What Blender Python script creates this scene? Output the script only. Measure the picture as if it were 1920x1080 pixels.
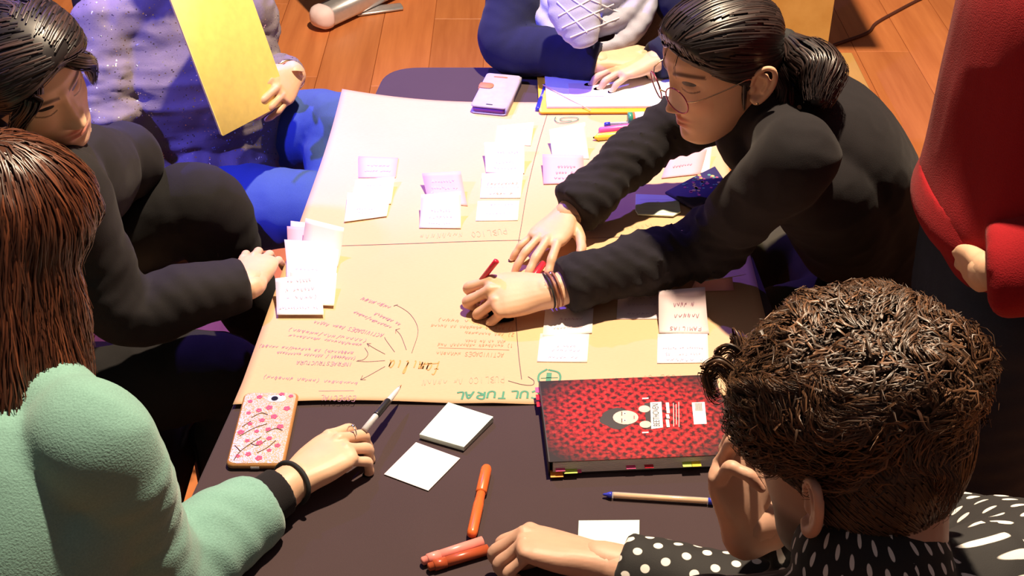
import bpy, math, random
import numpy as np
from mathutils import Vector, Matrix
from mathutils.bvhtree import BVHTree

for _o in list(bpy.data.objects):
    bpy.data.objects.remove(_o, do_unlink=True)
scene = bpy.context.scene
COL = scene.collection
random.seed(7); RNG = np.random.default_rng(7)

# ---------------------------------------------------------------- camera
PITCH = math.radians(35.0); FPX = 2450.0; CAM = np.array((0.0, 0.0, 1.985))
cam_d = bpy.data.cameras.new('camera'); cam_d.sensor_width = 36.0
cam_d.lens = FPX / 1920.0 * 36.0; cam_d.clip_start = 0.05
cam = bpy.data.objects.new('camera', cam_d); COL.objects.link(cam)
cam.location = CAM.tolist(); cam.rotation_euler = (math.pi / 2 - PITCH, 0, 0)
scene.camera = cam
CP, SP = math.cos(PITCH), math.sin(PITCH)
def ray(u, v):
    a = (u - 960.0) / FPX; b = (v - 540.0) / FPX
    return np.array((a, CP - b * SP, -SP - b * CP))
def PD(u, v, d):            # photo pixel at a distance d along the lens axis
    return CAM + ray(u, v) * d
def PZ(u, v, z):            # photo pixel on the level plane at height z
    r = ray(u, v); return CAM + r * ((z - CAM[2]) / r[2])
TZ = 0.74                   # table height

# ---------------------------------------------------------------- light
w = bpy.data.worlds.new('world'); scene.world = w; w.use_nodes = True
w.node_tree.nodes['Background'].inputs[0].default_value = (0.62, 0.55, 0.60, 1)
w.node_tree.nodes['Background'].inputs[1].default_value = 0.16
def aim(o, tgt):
    d = Vector(tgt) - o.location
    o.rotation_euler = d.to_track_quat('-Z', 'Y').to_euler()
def spot(name, loc, tgt, power, col, angle, blend, size):
    l = bpy.data.lights.new(name, 'SPOT'); l.energy = power; l.color = col
    l.spot_size = math.radians(angle); l.spot_blend = blend; l.shadow_soft_size = size
    o = bpy.data.objects.new(name, l); COL.objects.link(o); o.location = loc; aim(o, tgt); return o
spot('warm_stage_spot_offscreen', (0.42, 2.35, 4.1), (0.05, 2.2, 0.74), 680, (1.0, 0.78, 0.54), 125, 0.6, 0.06)
spot('violet_stage_spot_offscreen', (-1.5, 4.7, 4.2), (-0.42, 2.55, 0.74), 640, (0.24, 0.12, 1.0), 30, 1.0, 0.05)
spot('blue_side_spot_offscreen', (-2.3, 1.0, 3.2), (-0.60, 2.60, 0.85), 480, (0.13, 0.12, 1.0), 30, 0.7, 0.05)
scene.view_settings.view_transform = 'Standard'; scene.view_settings.look = 'None'
scene.view_settings.exposure = 0.8; scene.view_settings.gamma = 1.0
scene.view_settings.use_curve_mapping = False
# ---------------------------------------------------------------- helpers
def A(*p): return np.array(p, dtype=float)
def nrm(v):
    v = np.asarray(v, dtype=float); return v / (np.linalg.norm(v) + 1e-12)
def lerp(a, b, t): return np.asarray(a) * (1 - t) + np.asarray(b) * t
def empty(name, loc):
    o = bpy.data.objects.new(name, None); COL.objects.link(o); o.location = [float(x) for x in loc]
    o.empty_display_size = 0.05; return o
def tag(o, label=None, cat=None, group=None, kind=None):
    if label: o['label'] = label
    if cat: o['category'] = cat
    if group: o['group'] = group
    if kind: o['kind'] = kind
    return o
def mesh_obj(name, V, F, mat, parent=None, smooth=True, mats=None, midx=None, tint=None):
    """verts are world coordinates; a parented object keeps the parent's origin"""
    V = np.asarray(V, dtype=float)
    if parent is not None:
        base = np.array(WORLD[parent.name], dtype=float)
    else:
        base = A(V[:, 0].mean(), V[:, 1].mean(), V[:, 2].min())
    me = bpy.data.meshes.new(name)
    me.from_pydata((V - base).tolist(), [], [list(map(int, f)) for f in F])
    for m in (mats or [mat]): me.materials.append(m)
    if midx is not None: me.polygons.foreach_set('material_index', np.asarray(midx, dtype=np.int32))
    if smooth: me.polygons.foreach_set('use_smooth', np.ones(len(me.polygons), dtype=bool))
    if tint is not None:
        at = me.color_attributes.new('tint', 'FLOAT_COLOR', 'POINT')
        c = np.ones((len(V), 4)); c[:, :3] = tint; at.data.foreach_set('color', c.ravel())
    me.update()
    o = bpy.data.objects.new(name, me); COL.objects.link(o)
    if parent is not None:
        o.parent = parent
    else:
        o.location = base.tolist()
    WORLD[o.name] = base
    return o
WORLD = {}
def setup_empty(name, loc):
    o = empty(name, loc); o.matrix_world = Matrix.Translation(Vector([float(x) for x in loc])); WORLD[o.name] = np.array(loc, dtype=float); return o
class Buf:
    def __init__(s): s.V = []; s.F = []; s.n = 0; s.m = []; s.t = []
    def add(s, V, F, m=0, t=None):
        V = np.asarray(V, dtype=float); s.V.append(V); s.F += [[i + s.n for i in f] for f in F]
        s.m += [m] * len(F); s.n += len(V)
        s.t.append(np.ones((len(V), 3)) if t is None else np.broadcast_to(np.asarray(t, dtype=float), (len(V), 3))); return s
    def verts(s): return np.concatenate(s.V)
    def obj(s, name, mats, parent=None, smooth=True, tint=False):
        if not isinstance(mats, (list, tuple)): mats = [mats]
        return mesh_obj(name, s.verts(), s.F, None, parent, smooth, mats, s.m, np.concatenate(s.t) if tint else None)
def catmull(P, sub):
    P = np.asarray(P, dtype=float)
    if len(P) < 3 or sub <= 1:
        if sub <= 1: return P
        return np.array([lerp(P[i], P[i + 1], k / sub) for i in range(len(P) - 1) for k in range(sub)] + [P[-1]])
    Q = np.vstack([2 * P[0] - P[1], P, 2 * P[-1] - P[-2]]); out = []
    for i in range(1, len(Q) - 2):
        p0, p1, p2, p3 = Q[i - 1], Q[i], Q[i + 1], Q[i + 2]
        for k in range(sub):
            t = k / sub
            out.append(0.5 * (2 * p1 + (p2 - p0) * t + (2 * p0 - 5 * p1 + 4 * p2 - p3) * t * t + (3 * p1 - p0 - 3 * p2 + p3) * t ** 3))
    out.append(P[-1]); return np.array(out)
def loft(ctrl, side=None, nseg=20, sub=6, cap=('round', 'round'), disp=None, ex=2.0):
    """ctrl: [(pos, a, b)], a along side axis, b across. returns V, F (closed tube)"""
    D = catmull(np.array([list(c[0]) + [c[1], c[2]] for c in ctrl]), sub)
    P = D[:, :3]; a = np.maximum(D[:, 3], 1e-4); b = np.maximum(D[:, 4], 1e-4); n = len(P)
    T = np.gradient(P, axis=0); T /= np.linalg.norm(T, axis=1)[:, None] + 1e-12
    S = np.zeros_like(P)
    s0 = np.array(side if side is not None else (0, 0, 1) if abs(T[0][2]) < 0.9 else (1, 0, 0), dtype=float)
    for i in range(n):
        s = s0 - T[i] * np.dot(s0, T[i]); s = nrm(s); S[i] = s
        if side is None: s0 = s
    B = np.cross(T, S)
    L = np.concatenate([[0], np.cumsum(np.linalg.norm(np.diff(P, axis=0), axis=1))])
    rows = [(P[i], a[i], b[i], S[i], B[i], L[i]) for i in range(n)]
    def capring(i, sg):
        r = min(a[i], b[i]); o = []
        for q in (0.35, 0.7, 0.92):
            k = math.sqrt(1 - q * q); o.append((P[i] + T[i] * sg * q * r, a[i] * k, b[i] * k, S[i], B[i], L[i]))
        return o
    if cap[0] == 'round': rows = capring(0, -1)[::-1] + rows
    if cap[1] == 'round': rows = rows + capring(n - 1, 1)
    th = np.linspace(0, 2 * math.pi, nseg, endpoint=False); c, s_ = np.cos(th), np.sin(th)
    if ex != 2.0:
        k = (np.abs(c) ** ex + np.abs(s_) ** ex) ** (-1 / ex); c, s_ = c * k, s_ * k
    V = []
    for (p, ra, rb, S_, B_, l) in rows:
        f = 1.0 if disp is None else disp(l, th)[:, None]
        V.append(p + (np.outer(c * ra, S_) + np.outer(s_ * rb, B_)) * f)
    nr = len(rows); F = []
    for i in range(nr - 1):
        for j in range(nseg):
            k = (j + 1) % nseg
            F.append((i * nseg + j, i * nseg + k, (i + 1) * nseg + k, (i + 1) * nseg + j))
    V = np.concatenate(V); c0 = len(V)
    V = np.vstack([V, rows[0][0], rows[-1][0]])
    for j in range(nseg):
        k = (j + 1) % nseg
        F.append((c0, k, j)); F.append((c0 + 1, (nr - 1) * nseg + j, (nr - 1) * nseg + k))
    return V, F
def tube(pts, r, nseg=8, sub=4, cap=('round', 'round')):
    rr = r if hasattr(r, '__len__') else [r] * len(pts)
    return loft([(p, q, q) for p, q in zip(pts, rr)], nseg=nseg, sub=sub, cap=cap)
def ellipsoid(c, X, Y, Z, nu=24, nv=14):
    V = []; F = []
    for i in range(nv + 1):
        ph = math.pi * i / nv
        for j in range(nu):
            t = 2 * math.pi * j / nu
            V.append(np.asarray(c) + math.sin(ph) * (math.cos(t) * np.asarray(X) + math.sin(t) * np.asarray(Y)) + math.cos(ph) * np.asarray(Z))
    for i in range(nv):
        for j in range(nu):
            k = (j + 1) % nu; F.append((i * nu + j, (i + 1) * nu + j, (i + 1) * nu + k, i * nu + k))
    return np.array(V), F
def remesh(buf, voxel, smooth=3, keep=0.0):
    me = bpy.data.meshes.new('tmp'); me.from_pydata(buf.verts().tolist(), [], buf.F); me.update()
    o = bpy.data.objects.new('tmp', me); COL.objects.link(o)
    md = o.modifiers.new('r', 'REMESH'); md.mode = 'VOXEL'; md.voxel_size = voxel; md.adaptivity = 0
    dg = bpy.context.evaluated_depsgraph_get(); ev = o.evaluated_get(dg)
    m2 = bpy.data.meshes.new_from_object(ev)
    n = len(m2.vertices); V = np.empty(n * 3); m2.vertices.foreach_get('co', V); V = V.reshape(-1, 3)
    F = [tuple(p.vertices) for p in m2.polygons]
    E = np.empty(len(m2.edges) * 2, dtype=np.int32); m2.edges.foreach_get('vertices', E); E = E.reshape(-1, 2)
    bpy.data.objects.remove(o); bpy.data.meshes.remove(me); bpy.data.meshes.remove(m2)
    deg = np.bincount(E.ravel(), minlength=n)[:, None].clip(1)
    for _ in range(smooth):
        for lam in (0.55, -0.35):
            S = np.zeros_like(V); np.add.at(S, E[:, 0], V[E[:, 1]]); np.add.at(S, E[:, 1], V[E[:, 0]])
            V = V + lam * (S / deg - V)
    return V, F
def normals(V, F):
    N = np.zeros_like(V); Q = np.array([f if len(f) == 4 else (f[0], f[1], f[2], f[2]) for f in F])
    fn = np.cross(V[Q[:, 2]] - V[Q[:, 0]], V[Q[:, 3]] - V[Q[:, 1]])
    for k in range(4): np.add.at(N, Q[:, k], fn)
    return N / (np.linalg.norm(N, axis=1)[:, None] + 1e-12)
def vnoise(P, seed=0):
    """smooth value noise, vectorised, -1..1"""
    P = np.asarray(P); i = np.floor(P).astype(np.int64); f = P - i; f = f * f * (3 - 2 * f); r = 0
    for dx in (0, 1):
        for dy in (0, 1):
            for dz in (0, 1):
                h = (i[:, 0] + dx) * 374761393 + (i[:, 1] + dy) * 668265263 + (i[:, 2] + dz) * 1274126177 + seed * 982451653
                h = (h ^ (h >> 13)) * 1274126177; h = (h ^ (h >> 16)) & 0xffff
                wgt = (f[:, 0] if dx else 1 - f[:, 0]) * (f[:, 1] if dy else 1 - f[:, 1]) * (f[:, 2] if dz else 1 - f[:, 2])
                r = r + wgt * (h / 32767.5 - 1)
    return r
def box(c, sx, sy, sz, ax=None, bev=0.0):
    """box centred at c with half sizes along axes ax (3x3 rows); small chamfer"""
    ax = np.eye(3) if ax is None else np.asarray(ax)
    if bev <= 0:
        V = [np.asarray(c) + x * sx * ax[0] + y * sy * ax[1] + z * sz * ax[2] for z in (-1, 1) for y in (-1, 1) for x in (-1, 1)]
        F = [(0, 2, 3, 1), (4, 5, 7, 6), (0, 1, 5, 4), (2, 6, 7, 3), (0, 4, 6, 2), (1, 3, 7, 5)]
        return np.array(V), F
    pts = [(-sx, -sy), (sx, -sy), (sx, sy), (-sx, sy)]
    return slab([np.asarray(c)[:3] + p[0] * ax[0] + p[1] * ax[1] - sz * ax[2] for p in pts], sz * 2, ax[2], bev)
def slab(poly, th, up=(0, 0, 1), bev=0.001):
    """prism over polygon (3d points at the bottom), chamfered top and bottom edges"""
    P = np.array(poly, dtype=float); c = P.mean(0); up = np.asarray(up, dtype=float); n = len(P)
    def ins(k):
        out = []
        for i in range(n):
            a, b, d = P[i - 1], P[i], P[(i + 1) % n]
            e1, e2 = nrm(b - a), nrm(d - b); m = nrm(np.cross(up, e1)) + nrm(np.cross(up, e2)); m = m / max(np.dot(m, m) / 2, .3)
            if np.dot(m, c - b) < 0: m = -m
            out.append(b + m * k)
        return np.array(out)
    I = ins(bev); V = np.vstack([I, P + up * bev, P + up * (th - bev), I + up * th]); F = []
    for k in range(3):
        for i in range(n):
            j = (i + 1) % n; F.append((k * n + i, k * n + j, (k + 1) * n + j, (k + 1) * n + i))
    F.append(tuple(range(n))[::-1]); F.append(tuple(3 * n + i for i in range(n)))
    return V, F
def rod(p0, p1, prof, nseg=14):
    """lathe along p0->p1; prof = [(t along 0..1, radius)]"""
    p0, p1 = np.asarray(p0), np.asarray(p1); T = nrm(p1 - p0); S = nrm(np.cross(T, (0.123, 0.34, 0.93))); B = np.cross(T, S)
    th = np.linspace(0, 2 * math.pi, nseg, endpoint=False); V = []; F = []
    for t, r in prof: V.append(lerp(p0, p1, t) + r * (np.outer(np.cos(th), S) + np.outer(np.sin(th), B)))
    n = len(prof)
    for i in range(n - 1):
        for j in range(nseg):
            k = (j + 1) % nseg; F.append((i * nseg + j, i * nseg + k, (i + 1) * nseg + k, (i + 1) * nseg + j))
    F.append(tuple(range(nseg))[::-1]); F.append(tuple((n - 1) * nseg + j for j in range(nseg)))
    return np.concatenate(V), F
# ---------------------------------------------------------------- materials
def newmat(name):
    m = bpy.data.materials.new(name); m.use_nodes = True
    return m, m.node_tree.nodes, m.node_tree.links, m.node_tree.nodes['Principled BSDF']
def setp(b, **k):
    nm = {'rough': 'Roughness', 'metal': 'Metallic', 'spec': 'Specular IOR Level', 'sheen': 'Sheen Weight', 'trans': 'Transmission Weight', 'coat': 'Coat Weight', 'sss': 'Subsurface Weight', 'alpha': 'Alpha', 'ior': 'IOR'}
    for a, v in k.items(): b.inputs[nm[a]].default_value = v
def coords(n, l, kind='Object', scale=(1, 1, 1)):
    t = n.new('ShaderNodeTexCoord'); mp = n.new('ShaderNodeMapping'); l.new(t.outputs[kind], mp.inputs[0]); mp.inputs['Scale'].default_value = scale; return mp.outputs[0]
def ramp(n, l, fac, stops):
    r = n.new('ShaderNodeValToRGB'); e = r.color_ramp.elements
    while len(e) < len(stops): e.new(0.5)
    for i, (p, c) in enumerate(stops): e[i].position = p; e[i].color = (*c, 1)
    l.new(fac, r.inputs[0]); return r.outputs[0]
def addbump(n, l, b, h, strength, dist=0.002):
    bp = n.new('ShaderNodeBump'); bp.inputs['Strength'].default_value = strength; bp.inputs['Distance'].default_value = dist
    l.new(h, bp.inputs['Height']); l.new(bp.outputs[0], b.inputs['Normal'])
def mixc(n, l, fac, a, b, mode='MIX'):
    x = n.new('ShaderNodeMix'); x.data_type = 'RGBA'; x.blend_type = mode
    for s, v in ((0, fac), (6, a), (7, b)):
        if hasattr(v, 'node'): l.new(v, x.inputs[s])
        else: x.inputs[s].default_value = v if s == 0 else (*v, 1)
    return x.outputs[2]
def noise_tex(n, l, vec, scale, detail=3, rough=0.5):
    t = n.new('ShaderNodeTexNoise'); t.inputs['Scale'].default_value = scale; t.inputs['Detail'].default_value = detail; t.inputs['Roughness'].default_value = rough
    l.new(vec, t.inputs['Vector']); return t.outputs['Fac']
def plain(name, col, rough=0.5, var=0.06, scale=60, bump=0.0, **k):
    m, n, l, b = newmat(name); v = coords(n, l); f = noise_tex(n, l, v, scale)
    lo = [c * (1 - var) for c in col]; hi = [min(1, c * (1 + var)) for c in col]
    l.new(ramp(n, l, f, [(0.3, lo), (0.7, hi)]), b.inputs['Base Color']); setp(b, rough=rough, **k)
    if bump: addbump(n, l, b, f, bump)
    return m
def cloth(name, col, rough=0.9, fibre=900, var=0.18, bump=0.25, sheen=0.1, big=0.12):
    m, n, l, b = newmat(name); v = coords(n, l); f = noise_tex(n, l, v, fibre, 2); g = noise_tex(n, l, v, 9, 4)
    c1 = ramp(n, l, f, [(0.25, [c * (1 - var) for c in col]), (0.75, [min(1, c * (1 + var)) for c in col])])
    c2 = mixc(n, l, 0.5, c1, ramp(n, l, g, [(0.3, [c * (1 - big) for c in col]), (0.7, [min(1, c * (1 + big)) for c in col])]))
    l.new(c2, b.inputs['Base Color']); setp(b, rough=rough, sheen=sheen, spec=0.2)
    addbump(n, l, b, f, bump, 0.0015); return m
def tinted(name, col, rough=0.5, sss=0.0, bump=0.15, scale=250, spec=0.4, var=0.05):
    m, n, l, b = newmat(name); v = coords(n, l); f = noise_tex(n, l, v, scale, 3)
    a = n.new('ShaderNodeAttribute'); a.attribute_name = 'tint'
    c = ramp(n, l, noise_tex(n, l, v, 30, 3), [(0.3, [x * (1 - var) for x in col]), (0.7, [min(1, x * (1 + var)) for x in col])])
    l.new(mixc(n, l, 1.0, c, a.outputs['Color'], 'MULTIPLY'), b.inputs['Base Color']); setp(b, rough=rough, spec=spec, sss=sss)
    if sss: b.inputs['Subsurface Radius'].default_value = (0.012, 0.005, 0.003); b.inputs['Subsurface Scale'].default_value = 0.5
    if bump: addbump(n, l, b, f, bump, 0.0008)
    return m
M = {}
M['skin'] = tinted('skin', (0.66, 0.40, 0.25), 0.48, 0.12)
M['skin_pale'] = tinted('skin_pale', (0.70, 0.44, 0.29), 0.46, 0.12)
M['skin_man'] = tinted('skin_man', (0.60, 0.35, 0.25), 0.5, 0.12)
M['hair_black'] = tinted('hair_black', (0.018, 0.014, 0.015), 0.34, bump=0, spec=0.5)
M['hair_brown'] = tinted('hair_brown', (0.062, 0.021, 0.011), 0.36, bump=0, spec=0.5)
M['hair_curly'] = tinted('hair_curly', (0.060, 0.032, 0.018), 0.42, bump=0, spec=0.45)
M['teal'] = cloth('teal_knit', (0.20, 0.385, 0.335), 0.95, 420, 0.22, 0.5, 0.25)
M['black'] = cloth('black_jersey', (0.014, 0.012, 0.014), 0.9, 900, 0.25, 0.3, 0.05)
M['black_shirt'] = cloth('black_cotton', (0.016, 0.014, 0.016), 0.8, 1200, 0.25, 0.25, 0.04)
M['black_jeans'] = cloth('black_denim', (0.013, 0.012, 0.013), 0.85, 1400, 0.3, 0.4, 0.03)
M['navy'] = cloth('navy_knit', (0.014, 0.016, 0.045), 0.9, 900, 0.2, 0.3, 0.05)
M['red'] = cloth('red_wool', (0.27, 0.006, 0.011), 0.92, 520, 0.22, 0.5, 0.04)
M['denim'] = cloth('blue_denim', (0.055, 0.10, 0.32), 0.85, 1300, 0.35, 0.5, 0.05)
M['denim_dark'] = cloth('dark_denim', (0.026, 0.036, 0.062), 0.85, 1300, 0.35, 0.5, 0.05)
M['suede'] = cloth('grey_suede', (0.20, 0.17, 0.24), 0.95, 700, 0.15, 0.3)
M['scarf'] = cloth('scarf_cloth', (0.40, 0.40, 0.50), 0.9, 700, 0.15, 0.3, 0.1)
M['scarf_line'] = plain('scarf_line', (0.8, 0.78, 0.8), 0.9)
M['leather'] = plain('brown_leather', (0.035, 0.016, 0.012), 0.3, 0.2, 120, 0.2)
M['dark_plastic'] = plain('dark_plastic', (0.012, 0.012, 0.014), 0.4)
M['chrome'] = plain('chrome', (0.75, 0.75, 0.76), 0.18, 0.03, metal=1.0)
M['alu'] = plain('brushed_aluminium', (0.62, 0.60, 0.62), 0.35, 0.06, metal=0.7)
M['gold'] = plain('gold_wire', (0.85, 0.6, 0.35), 0.2, metal=1.0)
M['frame_red'] = plain('red_frame', (0.35, 0.05, 0.09), 0.25, metal=0.4)
M['bracelet_brown'] = plain('brown_strap', (0.25, 0.09, 0.045), 0.45, 0.15, 90, 0.2)
def glass(name, col=(1, 1, 1), rough=0.02, alpha=0.14):
    m, n, l, b = newmat(name); b.inputs['Base Color'].default_value = (*col, 1); setp(b, rough=rough, alpha=alpha, spec=0.6)
    f = noise_tex(n, l, coords(n, l), 40); b.inputs['Coat Weight'].default_value = 0.3; return m
M['lens'] = glass('lens', (0.95, 0.85, 0.88))
M['clear'] = glass('clear_plastic', (0.9, 0.9, 0.92), 0.08, 0.30)
# glitter top
def glitter(name, col, scale, thr, sp, rough=0.8, metal=1.0):
    m, n, l, b = newmat(name); v = coords(n, l)
    vo = n.new('ShaderNodeTexVoronoi'); vo.inputs['Scale'].default_value = scale; l.new(v, vo.inputs['Vector'])
    sx = n.new('ShaderNodeSeparateColor'); l.new(vo.outputs['Color'], sx.inputs[0])
    g = n.new('ShaderNodeMath'); g.operation = 'GREATER_THAN'; g.inputs[1].default_value = thr; l.new(sx.outputs[0], g.inputs[0])
    f = noise_tex(n, l, v, 14, 3); base = ramp(n, l, f, [(0.3, [c * 0.82 for c in col]), (0.7, [c * 1.15 for c in col])])
    l.new(mixc(n, l, g.outputs[0], base, sp), b.inputs['Base Color'])
    mm = n.new('ShaderNodeMath'); mm.operation = 'MULTIPLY'; l.new(g.outputs[0], mm.inputs[0]); mm.inputs[1].default_value = metal; l.new(mm.outputs[0], b.inputs['Metallic'])
    r = n.new('ShaderNodeMapRange'); l.new(g.outputs[0], r.inputs[0]); r.inputs[3].default_value = rough; r.inputs[4].default_value = 0.22; l.new(r.outputs[0], b.inputs['Roughness'])
    bp = n.new('ShaderNodeBump'); bp.inputs['Strength'].default_value = 0.6; bp.inputs['Distance'].default_value = 0.001; l.new(sx.outputs[1], bp.inputs['Height']); l.new(bp.outputs[0], b.inputs['Normal'])
    return m
M['sparkle'] = glitter('sparkle_knit', (0.20, 0.165, 0.19), 420, 0.972, (0.95, 0.85, 0.75))
M['gold_glitter'] = glitter('gold_glitter', (0.50, 0.33, 0.15), 900, 0.55, (0.80, 0.55, 0.26), 0.5, 0.2)
# table cloth, kraft paper, papers
M['tablecloth'] = cloth('dark_tablecloth', (0.060, 0.039, 0.042), 0.95, 1500, 0.35, 0.3, 0.06, 0.06)
def kraft():
    m, n, l, b = newmat('kraft_paper'); v = coords(n, l, scale=(1, 1, 1)); f = noise_tex(n, l, coords(n, l, scale=(120, 900, 120)), 1, 3); g = noise_tex(n, l, v, 6, 3)
    c = mixc(n, l, 0.5, ramp(n, l, f, [(0.3, (0.58, 0.38, 0.215)), (0.7, (0.64, 0.43, 0.25))]), ramp(n, l, g, [(0.3, (0.585, 0.385, 0.22)), (0.7, (0.635, 0.425, 0.245))]))
    l.new(c, b.inputs['Base Color']); setp(b, rough=0.75, spec=0.25); addbump(n, l, b, g, 0.25, 0.004); return m
M['kraft'] = kraft()
for nm, c in dict(note_white=(0.84, 0.80, 0.80), note_blush=(0.84, 0.68, 0.71), note_pink=(0.80, 0.42, 0.45), note_green=(0.70, 0.84, 0.72), note_yellow=(0.86, 0.82, 0.70), sheet_white=(0.86, 0.86, 0.87), page=(0.78, 0.75, 0.70)).items():
    M[nm] = plain(nm, c, 0.7, 0.02, 30, spec=0.2)
for nm, c, r in (('yellow_card', (0.92, 0.74, 0.20), 0.55), ('yellow_folder', (0.88, 0.50, 0.02), 0.45), ('orange_plastic', (0.72, 0.14, 0.03), 0.3), ('pink_plastic', (0.85, 0.28, 0.24), 0.3),
                 ('brown_plastic', (0.42, 0.08, 0.03), 0.3), ('red_plastic', (0.62, 0.02, 0.05), 0.25), ('blue_plastic', (0.03, 0.04, 0.45), 0.3), ('hot_pink', (0.85, 0.10, 0.30), 0.35),
                 ('hi_yellow', (0.92, 0.72, 0.05), 0.35), ('refill_orange', (0.85, 0.42, 0.06), 0.4), ('glue_orange', (0.85, 0.20, 0.05), 0.4), ('green_plastic', (0.03, 0.28, 0.16), 0.35),
                 ('wallet_grey', (0.40, 0.37, 0.47), 0.7), ('wallet_tan', (0.42, 0.17, 0.07), 0.6), ('wallet_inner', (0.16, 0.03, 0.22), 0.4), ('bronze_edge', (0.42, 0.20, 0.07), 0.3),
                 ('camera_glass', (0.01, 0.01, 0.015), 0.1), ('silver', (0.6, 0.6, 0.62), 0.25), ('elastic', (0.75, 0.45, 0.28), 0.7), ('navy_pouch', (0.022, 0.018, 0.09), 0.7),
                 ('ink_violet', (0.38, 0.19, 0.26), 0.7), ('ink_red', (0.55, 0.24, 0.12), 0.7), ('ink_green', (0.06, 0.26, 0.14), 0.7), ('ink_orange', (0.62, 0.30, 0.07), 0.7), ('ink_dark', (0.12, 0.07, 0.07), 0.7),
                 ('ink_faint', (0.54, 0.35, 0.215), 0.7), ('ink_note', (0.62, 0.46, 0.55), 0.7), ('print_white', (0.8, 0.76, 0.74), 0.5), ('print_black', (0.02, 0.015, 0.015), 0.5), ('print_face', (0.72, 0.52, 0.44), 0.5),
                 ('petal', (0.66, 0.07, 0.06), 0.4), ('twig', (0.07, 0.045, 0.03), 0.5), ('lip', (0.5, 0.15, 0.16), 0.4), ('plywood_face', (0.62, 0.36, 0.10), 0.6), ('black_box', (0.008, 0.008, 0.009), 0.7),
                 ('cable', (0.10, 0.03, 0.02), 0.6), ('elastic_black', (0.01, 0.01, 0.011), 0.8), ('olive', (0.030, 0.026, 0.012), 0.8), ('tab_green', (0.55, 0.72, 0.12), 0.5), ('tab_orange', (0.9, 0.35, 0.05), 0.5), ('flower_a', (0.5, 0.1, 0.2), 0.6), ('flower_b', (0.1, 0.3, 0.25), 0.6), ('flower_c', (0.55, 0.4, 0.15), 0.6)):
    M[nm] = plain(nm, c, r)
def wood(name, c1, c2, sc=(22, 1.6, 22), rough=0.42):
    m, n, l, b = newmat(name); oi = n.new('ShaderNodeObjectInfo'); t = n.new('ShaderNodeTexCoord')
    ad = n.new('ShaderNodeVectorMath'); ad.operation = 'ADD'; l.new(t.outputs['Object'], ad.inputs[0])
    sc_ = n.new('ShaderNodeVectorMath'); sc_.operation = 'SCALE'; l.new(oi.outputs['Location'], sc_.inputs[0]); sc_.inputs['Scale'].default_value = 3.7; l.new(sc_.outputs[0], ad.inputs[1])
    mp = n.new('ShaderNodeMapping'); mp.inputs['Scale'].default_value = sc; l.new(ad.outputs[0], mp.inputs[0])
    f = noise_tex(n, l, mp.outputs[0], 1.0, 6, 0.6); c = ramp(n, l, f, [(0.25, c1), (0.75, c2)])
    hs = n.new('ShaderNodeHueSaturation'); mr = n.new('ShaderNodeMapRange'); l.new(oi.outputs['Random'], mr.inputs[0]); mr.inputs[3].default_value = 0.88; mr.inputs[4].default_value = 1.12; l.new(mr.outputs[0], hs.inputs['Value']); l.new(c, hs.inputs['Color'])
    l.new(hs.outputs[0], b.inputs['Base Color']); setp(b, rough=rough, spec=0.4); addbump(n, l, b, f, 0.05, 0.001); return m
M['floor'] = wood('laminate_floor', (0.46, 0.140, 0.045), (0.66, 0.235, 0.08))
M['plywood'] = wood('plywood', (0.52, 0.28, 0.07), (0.66, 0.40, 0.13), (10, 2, 10), 0.55)
def damask():
    m, n, l, b = newmat('book_cover'); t = n.new('ShaderNodeTexCoord'); mp = n.new('ShaderNodeMapping'); l.new(t.outputs['UV'], mp.inputs[0])
    # UV in metres, centred on the cover
    sx = n.new('ShaderNodeSeparateXYZ'); l.new(mp.outputs[0], sx.inputs[0])
    def math_(op, a, b_=None, c_=None):
        x = n.new('ShaderNodeMath'); x.operation = op
        for i, q in enumerate((a, b_, c_)):
            if q is None: continue
            if hasattr(q, 'node'): l.new(q, x.inputs[i])
            else: x.inputs[i].default_value = q
        return x.outputs[0]
    k = 2 * math.pi / 0.034
    w1 = math_('SINE', math_('MULTIPLY', math_('ADD', sx.outputs[0], sx.outputs[1]), k)); w2 = math_('SINE', math_('MULTIPLY', math_('SUBTRACT', sx.outputs[0], sx.outputs[1]), k))
    lat = math_('MAXIMUM', math_('ABSOLUTE', w1), math_('ABSOLUTE', w2))
    nz = noise_tex(n, l, mp.outputs[0], 170, 3)
    pat = math_('ADD', math_('MULTIPLY', lat, 0.34), math_('MULTIPLY', nz, 0.95))
    d = n.new('ShaderNodeVectorMath'); d.operation = 'MULTIPLY'; l.new(mp.outputs[0], d.inputs[0]); d.inputs[1].default_value = (1 / 0.158, 1 / 0.120, 0)
    ln = n.new('ShaderNodeVectorMath'); ln.operation = 'LENGTH'; l.new(d.outputs[0], ln.inputs[0])
    red = ramp(n, l, pat, [(0.62, (0.055, 0.006, 0.008)), (0.80, (0.40, 0.012, 0.018)), (0.95, (0.60, 0.035, 0.035))])
    fade = ramp(n, l, ln.outputs['Value'], [(0.55, (0, 0, 0)), (1.12, (1, 1, 1))])
    l.new(mixc(n, l, fade, red, (0.020, 0.014, 0.016)), b.inputs['Base Color']); setp(b, rough=0.5, spec=0.2); return m
M['damask'] = damask()
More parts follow.
